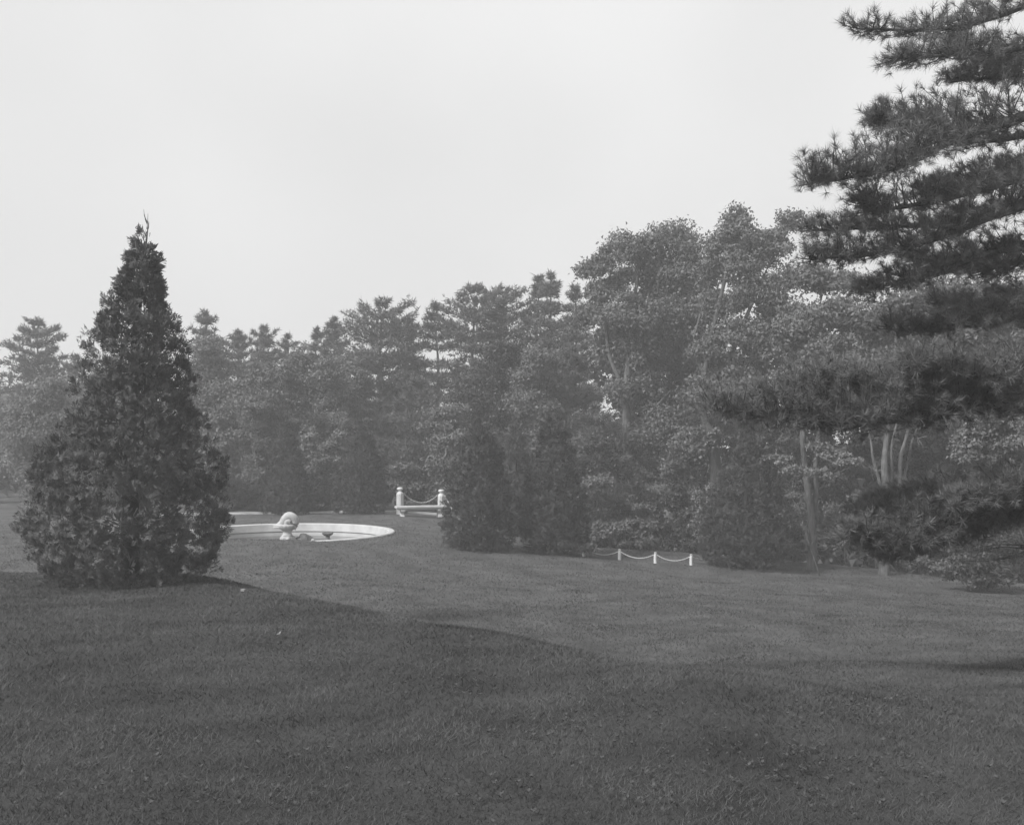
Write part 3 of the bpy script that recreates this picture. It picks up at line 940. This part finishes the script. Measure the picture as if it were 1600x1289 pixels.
AL = [
 # px, top, low, half, D, leaf, label
 (70, 600, 810, 60, 50, 'leaf', 'leafy tree low at the far left edge behind the lawn'),
 (150, 590, 800, 60, 54, 'leaf', 'leafy tree behind the lower left of the tall foreground conifer'),
 (335, 545, 760, 52, 52, 'leaf', 'feathery tree touching the right side of the tall foreground conifer'),
 (400, 580, 770, 50, 51, 'leaf', 'feathery rounded tree above the left cone conifer behind the pool'),
 (345, 650, 805, 42, 47, 'leaf', 'bushy low tree filling the gap between tall conifer and pool conifer'),
 (455, 560, 740, 46, 54, 'leaf', 'feathery tree behind the tip of the left pool conifer'),
 (500, 580, 760, 46, 53, 'leaf', 'rounded tree between the two pool conifers'),
 (545, 570, 730, 36, 56, 'leaf', 'leafy tree left of the bright sky gaps'),
 (770, 540, 760, 60, 50, 'leaf_dark', 'shaded leafy tree behind the tips of the broad front conifers'),
 (850, 560, 760, 50, 49, 'leaf', 'leafy tree behind the middle conifer tip'),
 (700, 640, 800, 40, 48, 'leaf', 'leafy sapling mass right above the right tall post'),
 (1000, 480, 840, 70, 55, 'leaf_dark', 'dark tree behind the bare pale trunk'),
 (1085, 450, 840, 70, 54, 'leaf_dark', 'dark tree behind the twin leaning stems'),
 (1180, 520, 860, 70, 52, 'leaf_dark', 'dark tree high behind the right conifer'),
 (1280, 520, 870, 70, 50, 'leaf_dark', 'dark tree behind the forked slender tree'),
 (1370, 500, 870, 70, 48, 'leaf_dark', 'dark tree behind the five stemmed tree'),
 (1470, 470, 880, 80, 47, 'leaf_dark', 'dark tree behind the low pine boughs at right'),
 (1570, 470, 900, 80, 45, 'leaf_dark', 'dark tree at the right edge behind the near pine'),
 (1420, 660, 900, 70, 43, 'leaf_dark', 'low dark tree behind the lowest pine bough'),
 (1540, 680, 910, 70, 40, 'leaf_dark', 'low dark tree at the right edge above the rounded shrub'),
 (1330, 700, 890, 50, 42, 'leaf_dark', 'low dark tree between the forked and the five stemmed trees'),
]
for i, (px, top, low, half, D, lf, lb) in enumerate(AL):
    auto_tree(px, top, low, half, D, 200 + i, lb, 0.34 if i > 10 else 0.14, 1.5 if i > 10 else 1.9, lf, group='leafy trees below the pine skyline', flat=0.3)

# the big broadleaf trees on the right
DA = 47.0
cl = [pc(x, y, a, b, DA + o) for x, y, a, b, o in [
    (935, 425, 26, 30, 0), (975, 400, 34, 28, 0), (1015, 385, 28, 26, 0), (1055, 392, 32, 34, 0), (1010, 430, 50, 36, 1), (955, 465, 36, 32, 0), (1070, 440, 36, 40, 0),
    (930, 505, 26, 26, 0), (985, 500, 44, 36, -1), (1045, 500, 42, 36, 0), (1000, 555, 44, 34, 0), (960, 560, 30, 28, 1), (1050, 565, 36, 34, 1),
    (1030, 462, 34, 26, 1), (1090, 505, 30, 32, 1), (1012, 530, 34, 28, 1), (955, 532, 30, 26, 1), (1075, 600, 30, 30, 1), (1010, 620, 34, 36, 0), (1040, 670, 34, 36, 0), (1005, 690, 26, 40, -0.5), (1045, 730, 28, 34, 0), (990, 750, 20, 24, -0.5), (962, 610, 14, 12, -1)]]
b = gpt(994, DA)
tip = W(1000, 400, DA)
broadleaf(b, cl, [([b, W(990, 790, DA), W(984, 700, DA), W(977, 610, DA), W(985, 520, DA), tip], 0.34, 0.05),
                  ([W(978, 620, DA), W(950, 540, DA), W(935, 440, DA)], 0.12, 0.03),
                  ([W(982, 560, DA), W(1030, 480, DA), W(1052, 400, DA)], 0.13, 0.03),
                  ([W(986, 690, DA), W(1020, 640, DA - .5), W(1048, 610, DA - .5)], 0.10, 0.02)],
          301, 'tall broadleaf tree with a bare pale trunk left of the lacy topped tree', size=0.155, dens=2.4, bark='bark_pale', group='tall broadleaf trees on the right')
DB = 44.0
cl = [pc(x, y, a, b, DB + o) for x, y, a, b, o in [
    (1150, 348, 20, 22, 0), (1160, 362, 26, 22, 0), (1180, 392, 36, 26, 0), (1140, 388, 28, 24, 1), (1165, 375, 32, 24, 0), (1128, 390, 28, 24, 0), (1205, 372, 24, 18, 0), (1238, 350, 20, 20, 0), (1215, 400, 34, 26, 0), (1160, 420, 44, 32, 0), (1112, 435, 26, 34, 1),
    (1225, 445, 30, 30, 0), (1180, 470, 46, 36, 0), (1120, 490, 34, 36, 1), (1225, 500, 34, 36, 0), (1160, 530, 46, 36, 0), (1110, 560, 34, 34, 0), (1210, 560, 40, 36, 0),
    (1150, 600, 44, 34, 0), (1090, 620, 28, 30, -.5), (1100, 690, 22, 36, -.5), (1140, 680, 26, 34, 0.5)]]
b = gpt(1128, DB)
broadleaf(b, cl, [([b, W(1118, 770, DB), W(1108, 690, DB), W(1098, 630, DB), W(1110, 540, DB), W(1135, 430, DB), W(1150, 350, DB)], 0.25, 0.03),
                  ([W(1122, 790, DB), W(1118, 720, DB + .2), W(1112, 650, DB + .2), W(1150, 540, DB), W(1195, 430, DB), W(1235, 355, DB)], 0.20, 0.02),
                  ([W(1106, 600, DB), W(1085, 540, DB), W(1110, 440, DB)], 0.10, 0.02)],
          302, 'tallest broadleaf tree with a lacy open top and twin leaning stems', size=0.155, dens=1.9, group='tall broadleaf trees on the right')
DC = 36.0
cl = [pc(x, y, a, b, DC + o) for x, y, a, b, o in [
    (1265, 445, 30, 28, 2), (1310, 455, 36, 32, 2), (1290, 500, 44, 36, 1), (1350, 510, 40, 40, 1), (1255, 530, 32, 34, 1), (1310, 560, 44, 36, 0), (1370, 580, 40, 36, 1), (1250, 600, 36, 32, 0),
    (1310, 620, 40, 32, 1), (1375, 640, 36, 28, 1)]]
b = hit(1268, 892) - np.array([0, 0, 0.1]); Db = b[1]
broadleaf(b, cl, [([b, W(1268, 850, Db), W(1265, 800, Db), W(1259, 730, Db), W(1257, 660, Db), W(1262, 560, Db + 3), W(1285, 460, Db + 4)], 0.16, 0.03),
                  ([W(1267, 820, Db), W(1273, 770, Db + .2), W(1276, 700, Db + .4), W(1300, 600, Db + 3), W(1330, 500, Db + 4)], 0.11, 0.02)],
          303, 'forked slender tree on the lawn edge right of the leafy right conifer', size=0.15, dens=2.5, leaf='leaf', group='tall broadleaf trees on the right')
for q in ([W(1264, 790, Db - .1), W(1254, 770, Db - .3), W(1238, 782, Db - .5)],):
    pass
b = hit(1381, 899) - np.array([0, 0, 0.1]); Dd = b[1]
cl = [pc(x, y, a, b_, Dd + o) for x, y, a, b_, o in [
    (1440, 480, 50, 40, 5), (1400, 540, 46, 40, 4), (1480, 540, 60, 44, 4), (1540, 480, 60, 50, 4), (1440, 600, 50, 40, 3), (1530, 600, 60, 50, 4), (1600, 560, 60, 60, 4), (1600, 660, 50, 50, 4), (1480, 660, 40, 30, 3)]]
broadleaf(b, cl, [([b, W(1382, 860, Dd), W(1386, 800, Dd), W(1385, 740, Dd), W(1387, 690, Dd), W(1395, 600, Dd), W(1400, 520, Dd + 2)], 0.19, 0.03),
                  ([W(1384, 812, Dd), W(1378, 770, Dd), W(1366, 720, Dd), W(1361, 690, Dd), W(1348, 640, Dd)], 0.07, 0.02),
                  ([W(1385, 790, Dd + .1), W(1392, 750, Dd + .1), W(1394, 700, Dd), W(1404, 650, Dd), W(1415, 580, Dd + 1)], 0.06, 0.02),
                  ([W(1388, 830, Dd + .2), W(1403, 775, Dd + .3), W(1407, 720, Dd + .2), W(1419, 680, Dd), W(1430, 620, Dd), W(1462, 520, Dd + 2)], 0.10, 0.02),
                  ([W(1404, 770, Dd + .3), W(1418, 725, Dd + .4), W(1426, 690, Dd), W(1448, 640, Dd), W(1470, 600, Dd + 1)], 0.05, 0.02)],
          304, 'tree dividing into five pale stems behind the low pine bough', size=0.16, dens=2.4, bark='bark_pale', group='tall broadleaf trees on the right')

# layered small trees and shrubs under the tall ones
UL = [
 # clumps (px,py,rx,ry,dD), D, leaf, size, dens, label, cat, name
 ([(1215, 720, 26, 9, 0), (1240, 735, 24, 9, -.4), (1275, 742, 20, 10, -.6), (1300, 712, 26, 10, 0), (1322, 725, 22, 9, -.3), (1275, 700, 22, 8, .3), (1345, 735, 18, 9, 0)], 33.6, 'leaf_pale', 0.13, 70, 'small tree with flat pale leaf layers across the forked slender tree', 'tree', 'layered_tree'),
 ([(962, 782, 28, 10, 0), (1000, 795, 24, 8, -.2), (945, 805, 20, 8, .3)], 39.5, 'leaf_pale', 0.14, 60, 'pale layered shrub above the chain fence at the pale trunk', 'shrub', 'layered_shrub'),
 ([(930, 760, 34, 16, 0), (905, 790, 22, 18, .2), (950, 830, 32, 14, -.3), (985, 845, 28, 14, -.3), (930, 850, 26, 14, -.2), (1000, 820, 26, 14, 0), (916, 858, 15, 9, -4.3)], 39.0, 'leaf', 0.14, 50, 'bushy shrub with level twigs behind the leftmost chain', 'shrub', 'woodland_shrub'),
 ([(1040, 790, 34, 14, .5), (1070, 770, 28, 14, .5), (1035, 830, 34, 14, 0), (1075, 835, 28, 16, 0), (1055, 855, 34, 12, -.3), (1090, 800, 22, 16, 0)], 39.0, 'leaf_dark', 0.15, 50, 'dark shrub with drooping twigs behind the middle chain', 'shrub', 'woodland_shrub'),
 ([(1105, 790, 13, 20, 0), (1098, 815, 12, 20, 0), (1110, 840, 14, 18, 0), (1092, 780, 6, 14, 0), (1110, 765, 6, 12, 0)], 36.2, 'leaf_pale', 0.13, 60, 'pale twiggy shrub on the left side of the right conifer', 'shrub', 'upright_shrub'),
 ([(1240, 868, 16, 14, 0), (1235, 835, 16, 18, 0), (1238, 805, 16, 16, 0), (1245, 780, 14, 12, 0)], 37.0, 'leaf', 0.14, 50, 'shrub between the right conifer and the forked slender tree', 'shrub', 'woodland_shrub'),
 ([(1310, 800, 30, 14, 0), (1330, 830, 26, 16, -.4), (1300, 845, 20, 12, 0), (1345, 780, 26, 12, .3)], 37.5, 'leaf', 0.14, 46, 'leafy shrub between the forked tree and the five stemmed tree', 'shrub', 'woodland_shrub'),
 ([(1450, 850, 28, 16, 0), (1430, 880, 24, 12, 0), (1475, 890, 24, 12, -.4), (1500, 850, 26, 20, 0)], 35.0, 'leaf', 0.15, 44, 'shrub right of the five stemmed tree under the low pine bough', 'shrub', 'woodland_shrub'),
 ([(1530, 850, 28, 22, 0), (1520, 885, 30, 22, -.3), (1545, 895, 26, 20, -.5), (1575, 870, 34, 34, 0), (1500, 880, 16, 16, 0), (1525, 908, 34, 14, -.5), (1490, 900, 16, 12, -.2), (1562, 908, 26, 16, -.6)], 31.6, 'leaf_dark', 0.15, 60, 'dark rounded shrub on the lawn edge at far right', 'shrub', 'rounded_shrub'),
 ([(1530, 690, 26, 22, 0), (1505, 680, 12, 14, 0), (1515, 715, 20, 18, 0), (1555, 665, 26, 24, 0), (1560, 720, 30, 26, 0), (1590, 690, 30, 40, 0)], 29.0, 'leaf_pale', 0.14, 70, 'pale leafy bush crown showing at the right edge above the lowest pine bough', 'bush', 'leafy_bush'),
 ([(487, 690, 14, 14, 0), (480, 715, 16, 22, 0), (490, 745, 18, 24, 0), (476, 676, 3, 12, 0), (489, 674, 3, 12, 0)], 48.5, 'leaf_pale', 0.16, 50, 'pale upright shrub just right of the left pool conifer', 'shrub', 'upright_shrub'),
 ([(522, 700, 16, 16, 0), (535, 680, 10, 14, 0), (515, 730, 18, 22, 0), (528, 760, 20, 26, 0), (536, 664, 4, 12, 0)], 48.0, 'leaf_pale', 0.16, 50, 'pale upright shrub on the left side of the second pool conifer', 'shrub', 'upright_shrub'),
 ([(635, 735, 24, 18, 0), (620, 765, 22, 20, 0), (655, 765, 26, 18, 0), (640, 790, 30, 14, 0)], 49.5, 'leaf', 0.18, 44, 'leafy bush directly behind the bench and the tall posts', 'bush', 'leafy_bush'),
 ([(500, 775, 24, 20, 0), (480, 795, 20, 10, 0), (520, 795, 18, 10, 0)], 48.5, 'leaf', 0.17, 44, 'low bush between the two pool conifers above the kerb', 'bush', 'leafy_bush'),
 ([(385, 770, 30, 24, 0), (360, 790, 30, 16, 0), (330, 780, 40, 26, 0), (410, 790, 18, 14, 0)], 48.8, 'leaf', 0.18, 44, 'leafy bush left of the pool conifers above the kerb', 'bush', 'leafy_bush'),
 ([(690, 740, 20, 26, 0), (700, 780, 20, 20, 0), (680, 700, 16, 20, 0)], 47.5, 'leaf', 0.17, 44, 'bush against the left side of the broad conifer behind the bench end', 'bush', 'leafy_bush'),
 ([(1180, 640, 30, 20, 2), (1150, 660, 26, 20, 2), (1210, 690, 30, 22, 2), (1230, 660, 26, 22, 2)], 38.5, 'leaf', 0.17, 34, 'shaded tree behind the tip of the right conifer', 'tree', 'broadleaf_tree'),
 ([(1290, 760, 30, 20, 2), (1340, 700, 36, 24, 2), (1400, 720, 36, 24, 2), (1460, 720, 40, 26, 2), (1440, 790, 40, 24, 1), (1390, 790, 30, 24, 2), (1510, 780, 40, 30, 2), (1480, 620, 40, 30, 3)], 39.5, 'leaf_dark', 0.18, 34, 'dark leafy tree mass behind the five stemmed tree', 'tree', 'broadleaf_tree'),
 ([(930, 700, 30, 20, 0), (960, 740, 26, 18, 0), (905, 740, 22, 18, 0)], 43.0, 'leaf_dark', 0.17, 36, 'dark sapling left of the bare pale trunk', 'tree', 'broadleaf_tree'),
 ([(1060, 740, 34, 22, 1), (1075, 700, 26, 20, 1), (1030, 770, 30, 16, 1)], 43.0, 'leaf', 0.17, 36, 'sapling between the bare pale trunk and the twin leaning stems', 'tree', 'broadleaf_tree'),
]
for i, (cs, D, lf, sz, dn, lb, cat, nm) in enumerate(UL):
    cl = [pc(x, y, a, b_, D + o) for x, y, a, b_, o in cs]
    mx = sum(c[0] for c in cs) / len(cs)
    b = gpt(1640 if 'right edge above the lowest' in lb else mx, D, -0.05)
    stems = [([b, (b + cl[0][0]) / 2 + np.array([0.05, 0, 0]), cl[0][0]], 0.02, 0.006)]
    for c in cl[1:4]:
        stems.append(([b + (cl[0][0] - b) * 0.25, (b + c[0]) / 2 + np.array([0, 0, .1]), c[0]], 0.009, 0.003))
    broadleaf(b, cl, stems, 400 + i, lb, cat, nm, sz * 0.82, 2.4, lf, 'bark', 'shrubs and small trees under the wood', 0.6)

# undergrowth and the wood beyond: masses nobody could count
r = RNG(77)
cl = []
for i in range(240):
    D = r.uniform(46, 74) if i < 150 else r.uniform(41, 60)
    x = r.uniform(-0.56, 0.56) * D if i < 150 else r.uniform(0.02, 0.56) * D
    if x < 3 and D < 50: continue
    z = g1(x, D)
    h = r.uniform(0.5, 1.6)
    cl.append(((x, D, z + h * 0.6), (r.uniform(0.8, 1.8), r.uniform(0.8, 1.6), h)))
tag(link('undergrowth', mesh_np('undergrowth', leaf_cloud(r, cl, 0.48, 0.9, 0.3), 3), M['leaf_dark']), kind='stuff')
cl = []
for i in range(150):
    D = r.uniform(78, 110); x = r.uniform(-0.62, 0.62) * D; z = g1(x, D)
    h = r.uniform(1.5, 4.2)
    cl.append(((x, D, z + h * 0.9), (r.uniform(1.5, 3.2), r.uniform(1.5, 2.5), h)))
tag(link('distant_woods', mesh_np('distant_woods', leaf_cloud(r, cl, 1.0, 1.2, 0.2), 3), M['leaf']), kind='stuff')

# ------------------------------------------------------------------ the near pine on the right
def near_pine():
    TX, TY = 7.6, 13.2
    b = np.array([TX, TY, g1(TX, TY)])
    T = empty('pine_tree', b, 'nearest pine whose long needled boughs reach in from the right edge', 'pine')
    r = RNG(9)
    HT = 17.0
    trunk = curve([b - b + np.array([0, 0, -.4]), np.array([0.05, 0.05, 5]), np.array([-0.05, 0.1, 11]), np.array([0, 0, HT])], 24)
    link('trunk', mesh_idx('trunk', *tube(trunk, np.linspace(0.33, 0.04, 24), 14, random.Random(4), 0.06)), M['bark'], T)
    temps = [tuft_template(RNG(500 + i), 30, 0.045, 1.2, 0.05) for i in range(5)]
    def bough(path, ups, width, ntw, seed, needle=0.105, r0=0.07, droop=0.0, start=0.12):
        """path: world points trunk -> tip; ups: height of the twig mass above the branch (m)"""
        r = RNG(seed)
        P = curve(path, 40)
        L = np.linalg.norm(np.diff(P, axis=0), axis=1).sum()
        rad = np.linspace(r0, 0.010, 40)
        bag = Bag(); bag.add(tube(P - b, rad, 8, random.Random(seed), 0.05))
        C, X = [], []
        for i in range(int(ntw * 1.9)):
            u = start + (1 - start) * r.random() ** 0.8
            f = u * 39; k = int(min(38, f)); p = P[k] + (P[k + 1] - P[k]) * (f - k)
            d = unit(P[min(39, k + 1)] - P[max(0, k - 1)])
            s = unit(np.cross(d, [0, 0, 1]))
            lat = r.uniform(-1, 1)
            up = r.uniform(-0.12, 1.0)
            taper = 0.45 + 0.55 * math.sin(math.pi * min(1, 0.12 + u * 0.88)) if u > 0.5 else 1.0
            v = d * r.uniform(0.25, 0.8) * width * 0.8 + s * lat * width + np.array([0, 0, up * ups - droop * abs(lat)])
            v = v * taper * r.uniform(0.5, 1.05)
            tl = np.linalg.norm(v)
            q = [p, p + v * 0.5 + np.array([0, 0, -0.05 * tl]), p + v]
            tw = curve(q, 5)
            bag.add(tube(tw[::2] - b, [0.010, 0.007, 0.003], 3, caps=False))
            m = max(3, int(tl / 0.085))
            for w in np.linspace(0.35, 1.0, m):
                j = w * 4; jj = int(min(3, j)); c = tw[jj] + (tw[jj + 1] - tw[jj]) * (j - jj)
                side = r.normal(size=3) * 0.05 * (w < 0.98)
                C.append(c + side); X.append(unit(v) * (0.5 + w) + r.normal(size=3) * 0.55 * (1.05 - w * 0.6) + np.array([0, 0, 0.30]))
        C = np.array(C); X = np.array(X)
        tris = []
        pick = r.integers(0, 5, len(C))
        for q in range(5):
            w = pick == q
            if w.any():
                tris.append(scatter(temps[q], C[w] - b, X[w], rdir(r, w.sum()), needle * r.uniform(0.8, 1.15, w.sum())))
        o = link('bough', bag.mesh('bough'), M['bark'], T)
        link('needles', mesh_np('needles', np.concatenate(tris), 3), M['nearpine'], o)
        return len(C)
    tr = lambda py, D=13.2: W(1787, py, D)
    n = 0
    B = [
     # pixel path from trunk outwards, ups, width, twigs, r0, droop
     ([(1787, -70, 13.2), (1600, 10, 12.6), (1480, 45, 12.2), (1340, 45, 11.8)], 0.35, 0.5, 60, .05, 0),
     ([(1787, 20, 13.2), (1620, 70, 12.4), (1500, 85, 12.0), (1395, 92, 11.6)], 0.40, 0.5, 60, .05, 0.1),
     ([(1787, 60, 13.2), (1640, 110, 12.8), (1560, 122, 12.6), (1480, 124, 12.4)], 0.22, 0.45, 36, .04, 0),
     ([(1787, 110, 13.2), (1620, 175, 12.4), (1500, 215, 12.0), (1400, 262, 11.6), (1262, 288, 11.2)], 0.72, 0.60, 130, .08, 0),
     ([(1787, 130, 13.4), (1640, 200, 13.2), (1520, 220, 13.0), (1420, 200, 12.8), (1360, 190, 12.7)], 0.45, 0.55, 80, .06, 0),
     ([(1787, 215, 13.2), (1640, 265, 12.4), (1520, 300, 12.1), (1400, 325, 11.8), (1345, 318, 11.6)], 0.45, 0.55, 80, .06, 0),
     ([(1787, 245, 13.2), (1640, 305, 12.6), (1545, 338, 12.2), (1480, 366, 12.0), (1380, 395, 11.7), (1262, 405, 11.4)], 0.48, 0.50, 110, .09, 0),
     ([(1787, 250, 13.6), (1640, 310, 13.2), (1500, 345, 12.8), (1380, 355, 12.4), (1262, 360, 12.0)], 0.30, 0.45, 70, .06, 0),
     ([(1787, 320, 13.2), (1640, 370, 12.6), (1540, 398, 12.3), (1440, 432, 12.0), (1345, 455, 11.8)], 0.42, 0.55, 90, .07, 0.1),
     ([(1787, 420, 13.4), (1640, 462, 12.9), (1560, 490, 12.6), (1480, 515, 12.4), (1385, 512, 12.1)], 0.40, 0.6, 90, .07, 0.0),
     ([(1787, 500, 13.0), (1640, 560, 12.2), (1540, 625, 11.7), (1430, 652, 11.4), (1290, 660, 11.1), (1115, 640, 10.8)], 0.70, 0.70, 190, .09, 0.1),
     ([(1787, 480, 13.2), (1640, 540, 12.4), (1520, 590, 11.9), (1400, 600, 11.6), (1290, 605, 11.4), (1200, 620, 11.2)], 0.45, 0.60, 150, .07, 0.05),
     ([(1787, 520, 12.6), (1660, 570, 11.7), (1560, 590, 11.3), (1480, 580, 11.1), (1420, 570, 11.0)], 0.42, 0.55, 90, .06, 0.05),
     ([(1787, 700, 13.0), (1640, 775, 12.2), (1540, 802, 11.8), (1450, 828, 11.5), (1390, 850, 11.3), (1330, 835, 11.1)], 0.55, 0.55, 120, .08, 0.1),
     ([(1787, 690, 13.2), (1640, 760, 12.6), (1540, 785, 12.3), (1430, 800, 12.0), (1340, 800, 11.8)], 0.36, 0.55, 110, .07, 0.15),
     ([(1787, 180, 13.8), (1640, 250, 13.6), (1540, 285, 13.5), (1440, 300, 13.4)], 0.5, 0.6, 80, .05, 0.1),
     ([(1787, 330, 13.8), (1640, 390, 13.6), (1540, 420, 13.5), (1410, 405, 13.4)], 0.5, 0.6, 90, .05, 0.1),
     ([(1787, 430, 13.9), (1660, 470, 13.7), (1560, 500, 13.6), (1460, 470, 13.4)], 0.5, 0.6, 80, .05, 0.1),
     ([(1787, 60, 13.8), (1660, 90, 13.6), (1560, 100, 13.5), (1480, 70, 13.4)], 0.4, 0.6, 60, .05, 0.1),
     ([(1787, 560, 13.6), (1660, 620, 13.2), (1560, 640, 12.9), (1450, 610, 12.6)], 0.5, 0.6, 80, .05, 0.1),
     ([(1787, 720, 12.8), (1660, 790, 12.3), (1560, 815, 12.0), (1470, 845, 11.8), (1390, 866, 11.6)], 0.40, 0.5, 110, .05, 0.1),
     ([(1787, 660, 13.4), (1660, 735, 13.0), (1540, 765, 12.7), (1440, 775, 12.5), (1360, 790, 12.3)], 0.35, 0.6, 100, .05, 0.1),
     ([(1787, 680, 12.6), (1660, 740, 11.8), (1570, 770, 11.4), (1490, 790, 11.2)], 0.42, 0.5, 70, .06, 0.05),
    ]
    for i, (pth, ups, wd, ntw, r0, dr) in enumerate(B):
        n += bough([W(*p) for p in pth], ups, wd, ntw, 600 + i, 0.115, r0, dr, 0.2)
    # bare dead twigs under the lowest bough
    bag = Bag()
    for k in range(4):
        a = W(1600, 852 + k * 5, 12.0); e = W(1490 + r.uniform(-20, 50), 856 + k * 7 + r.uniform(-4, 4), 11.7)
        bag.add(tube(curve([a, (a + e) / 2 + np.array([0, 0, r.uniform(-.03, .05)]), e], 8) - b, np.linspace(0.008, 0.002, 8), 4))
    bag.add(tube(curve([W(1787, 800, 13.0), W(1690, 830, 12.4), W(1595, 855, 12.0)], 8) - b, np.linspace(0.05, 0.016, 8), 6))
    link('dead_branch', bag.mesh('dead_branch'), M['bark'], T)
    # the rest of the tree, out of the frame
    for i in range(22):
        z = r.uniform(2.4, 16.0)
        a = r.uniform(-1.9, 1.7)
        L = (1 - z / 18.0) * 4.6 + 0.4
        p0 = np.array([TX, TY, b[2] + z]); o = np.array([math.cos(a), math.sin(a), 0])
        e = p0 + o * L
        if e[0] < 0.50 * e[1] + 0.7: continue
        n += bough([p0, p0 + o * L * .5 + np.array([0, 0, -.1 * L]), e + np.array([0, 0, -.15 * L])], 0.5, 0.6, int(9 * L ** .7), 700 + i, 0.12, 0.05, 0.1, 0.2)
    print('near pine tufts', n)
near_pine()

# ------------------------------------------------------------------ turf: blades near the camera, weeds, fallen leaves
def turf():
    r = RNG(12)
    n = 430000                                            # blades thin out smoothly with distance
    D = (3.6 ** 0.4 + r.random(n) * (46 ** 0.4 - 3.6 ** 0.4)) ** 2.5
    P = np.stack([r.uniform(-0.54, 0.54, n) * D, D], 1)
    P = P[r.random(n) > (D - 26) / 20]
    dp = np.hypot(P[:, 0] - POOL[0], P[:, 1] - POOL[1])
    edge = np.interp(P[:, 0], [-40, -6, 8, 14, 30], [47, 45, 37.6, 34, 31])
    keep = (dp > POOL_R + 0.22) & (P[:, 1] < edge)
    P = P[keep]
    n = len(P)
    z = ground(P[:, 0], P[:, 1])
    D = P[:, 1]
    # clumpy growth
    cl = 0.5 + 0.5 * np.sin(P[:, 0] * 5.1 + np.sin(P[:, 1] * 3.7) * 2) * np.sin(P[:, 1] * 4.3 + np.sin(P[:, 0] * 2.9) * 2)
    h = (0.020 + 0.016 * r.random(n) + 0.016 * cl * r.random(n)) * (1 + 0.008 * np.maximum(0, D - 6))
    w = (0.0034 + 0.0028 * r.random(n)) * np.maximum(1, (D / 5.0) ** 0.85)
    a = r.random(n) * 6.283
    lean = r.normal(size=(n, 2)) * 0.9
    s = np.stack([np.cos(a), np.sin(a), np.zeros(n)], 1) * (w / 2)[:, None]
    B = np.stack([P[:, 0], P[:, 1], z - 0.006], 1)
    tip = B + np.stack([lean[:, 0] * h, lean[:, 1] * h, h], 1)
    V = np.stack([B - s, B + s, tip], 1)
    tag(link('grass', mesh_np('grass', V, 3), M['blade']), kind='stuff')
turf()

def weeds():
    r = RNG(15)
    C = []
    patches = [(440, 985, 60, 18, 260), (470, 1025, 50, 14, 160), (600, 1040, 90, 22, 260), (720, 1050, 90, 22, 180), (950, 1090, 80, 20, 140), (1450, 1095, 110, 14, 260), (1380, 1110, 90, 14, 160),
               (900, 1145, 70, 16, 150), (1150, 1185, 120, 25, 200), (160, 1180, 130, 50, 240), (300, 1220, 180, 40, 240), (1380, 1210, 140, 40, 260), (800, 1220, 300, 40, 240), (1100, 1235, 200, 25, 220), (560, 960, 60, 12, 80),
               (1250, 1120, 120, 20, 120), (800, 1000, 700, 60, 160)]
    for px, py, sx, sy, n in patches:
        for k in range(n // 4):
            x = px + r.normal() * sx; y = py + r.normal() * sy
            if y < 945: continue
            p = hit(x, y)
            C.append(p)
    C = np.array(C)
    Ps, Xs, Ns = [], [], []
    for c in C:
        m = r.integers(3, 7)
        a0 = r.random() * 6.28
        for j in range(m):
            a = a0 + j * 6.283 / m + r.normal() * 0.2
            o = np.array([math.cos(a), math.sin(a), 0.45 + 0.5 * r.random()])
            Ps.append(c + np.array([0, 0, 0.012 + 0.02 * r.random()])); Xs.append(o); Ns.append(np.array([-math.cos(a) * .5, -math.sin(a) * .5, 1]))
    Ps, Xs, Ns = map(np.array, (Ps, Xs, Ns))
    tag(link('weeds', mesh_np('weeds', scatter(LEAF, Ps, Xs, Ns, 0.020 * r.uniform(0.5, 1.4, len(Ps))), 3), M['weed']), kind='stuff')
weeds()

def fallen(px, py, size, seed, label):
    r = RNG(seed)
    p = hit(px, py)
    n = 7
    V = [(0, 0, 0.012)]
    for k in range(n * 2):
        a = math.pi * k / n
        rr = size * (1.0 if k % 2 == 0 else 0.62) * r.uniform(0.85, 1.1)
        V.append((rr * math.cos(a) * 1.2, rr * math.sin(a) * 0.7, size * r.uniform(-0.1, 0.45)))
    me = mesh_idx('fallen_leaf', V, [(0, 1 + k, 1 + (k + 1) % (2 * n)) for k in range(2 * n)], False)
    o = link('fallen_leaf', me, M['dry'], None, (p[0], p[1], p[2] + 0.045))
    o.rotation_euler = (r.uniform(-.5, .1), r.uniform(-.4, .4), r.random() * 6)
    return tag(o, label, 'leaf', 'fallen leaves on the grass')
fallen(380, 928, 0.045, 1, 'pale fallen leaf on the grass right of the tall foreground conifer')
fallen(437, 998, 0.04, 2, 'pale fallen leaf among the broad weeds on the bank')

print('TRIS', sum(len(m.loops) - 2 * len(m.polygons) for m in bpy.data.meshes))
